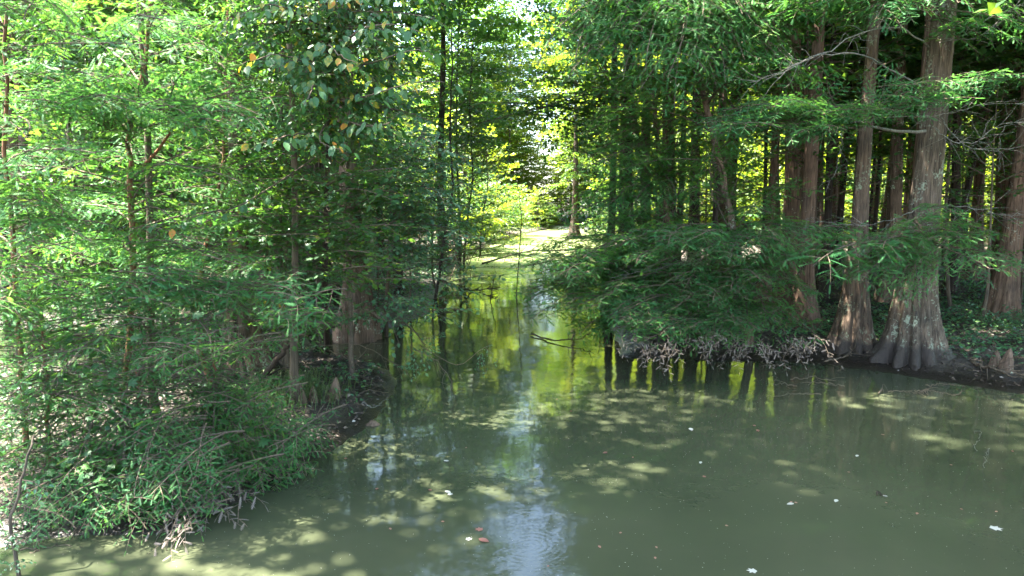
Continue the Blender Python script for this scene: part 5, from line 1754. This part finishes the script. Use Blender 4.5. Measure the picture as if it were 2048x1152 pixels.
# ------------------------------------------------------------------ what floats on the water
MAT['pale_leaf'] = leaf_mat("floating_pale_leaf", [(0.0, (0.30, 0.29, 0.24)), (1.0, (0.46, 0.45, 0.39))], trans_gain=(1, 1, 1), trans=0.1, rough=0.5)
MAT['red_leaf'] = leaf_mat("floating_red_leaf", [(0.0, (0.16, 0.06, 0.045)), (1.0, (0.30, 0.13, 0.09))], trans_gain=(1, 1, 1), trans=0.1, rough=0.5)
FL = {}
for nm_, mt in (('pale', 'pale_leaf'), ('red', 'red_leaf')):
    for v, tm in enumerate((TM['oval0'], TM['maple0'])):
        gl = Geo()
        V, T = tm
        V = V * np.array([1, 1, 0.35])
        V[:, 2] -= V[:, 2].min()
        gl.add(V, T, 0, 0.5)
        FL[nm_, v] = gl.mesh("floating_leaf", [MAT[mt]])
for px, py, c, v, L, lab in [
    (1380, 857, 'pale', 0, 0.10, "pale oval leaf floating in the middle of the right water"),
    (1978, 1056, 'pale', 1, 0.12, "white lobed leaf floating near the right edge of the water"),
    (1515, 1143, 'pale', 1, 0.09, "white leaf floating at the bottom edge of the water"),
    (1674, 1000, 'pale', 0, 0.07, "small pale leaf floating beside the brown patch in the right water"),
    (1588, 1008, 'pale', 0, 0.08, "grey-white leaf floating left of the small pale leaf in the right water"),
    (900, 991, 'pale', 1, 0.07, "white leaf floating left of the bright reflection"),
    (890, 983, 'pale', 0, 0.08, "pale slender leaf floating just above the white one left of the reflection"),
    (931, 1080, 'pale', 1, 0.07, "white leaf floating beside the two red-brown leaves"),
    (966, 1061, 'red', 1, 0.09, "upper of two red-brown leaves floating near the water rings"),
    (957, 1079, 'red', 0, 0.11, "lower of two red-brown leaves floating near the water rings"),
    (1215, 905, 'red', 0, 0.07, "small red-brown leaf floating right of the bright reflection"),
    (897, 924, 'pale', 0, 0.08, "yellowish leaf floating upstream of the white one"),
    (752, 980, 'red', 0, 0.05, "tiny brown leaf floating near the left spit"),
    (863, 982, 'red', 0, 0.05, "tiny orange-brown leaf floating left of the pale slender leaf"),
    (1514, 860, 'red', 0, 0.07, "brown leaf floating right of the pale oval leaf"),
    (1402, 924, 'pale', 0, 0.06, "small white leaf floating below the pale oval leaf"),
    (1716, 911, 'pale', 0, 0.06, "small white leaf floating below the big cypress reflection"),
    (1765, 992, 'pale', 0, 0.05, "white fleck of leaf floating beside the short dark stick"),
]:
    p = on_plane(px, py, 0)
    o = link("floating_leaf", FL[c, v], None, (p[0], p[1], 0.003))
    o.rotation_euler = (0, 0, random.uniform(0, 6.28))
    o.scale = (L, L, L)
    tag(o, lab, "leaf", "leaves floating on the water")
for k in range(26):
    p = on_plane(RNG.uniform(560, 2040), RNG.uniform(790, 1140), 0)
    if land_d([p[0]], [p[1]])[0] > -0.15:
        continue
    o = link("floating_leaf", FL['red', k % 2], None, (p[0], p[1], 0.002))
    o.rotation_euler = (0, 0, random.uniform(0, 6.28))
    L = RNG.uniform(0.025, 0.05)
    o.scale = (L, L, L)
    tag(o, "tiny brown leaf fragment adrift on the open water", "leaf", "brown leaf fragments on the water")
branch_thing("floating_stick", "short dark stick poking out of the right water", "stick", [on_plane(1752, 983, 0.06), on_plane(1763, 990, 0.02), on_plane(1775, 993, -0.02)], 0.008, None, 0, 'bark_dark', 0.1, world=True)
branch_thing("bare_twig", "thin bare twig standing out of the water near the right edge", "twig", [on_plane(1968, 940, -0.03), at(1972, 910, on_plane(1968, 940)[1]), at(1980, 895, on_plane(1968, 940)[1])], 0.005, None, 1, 'grey_branch', 0.15, world=True)
branch_thing("bare_twig", "thin bare twig standing behind the other twig in the right water", "twig", [on_plane(1950, 905, -0.03), at(1956, 880, on_plane(1950, 905)[1]), at(1962, 867, on_plane(1950, 905)[1])], 0.004, None, 1, 'grey_branch', 0.15, world=True)
n = 5200
px = RNG.uniform(-6, 11, n)
py = RNG.uniform(4.6, 13, n)
k = land_d(px, py) < -0.1
P = np.stack([px[k], py[k], np.full(k.sum(), 0.003)], 1)
g = flat_leaves(P, TM['oval1'], 0.003, 0.010, 0.02, 0.0, 'pale_leaf')
tag(link("floating_debris", g.mesh("floating_debris", [MAT['pale_leaf']], smooth=False)), kind='stuff')
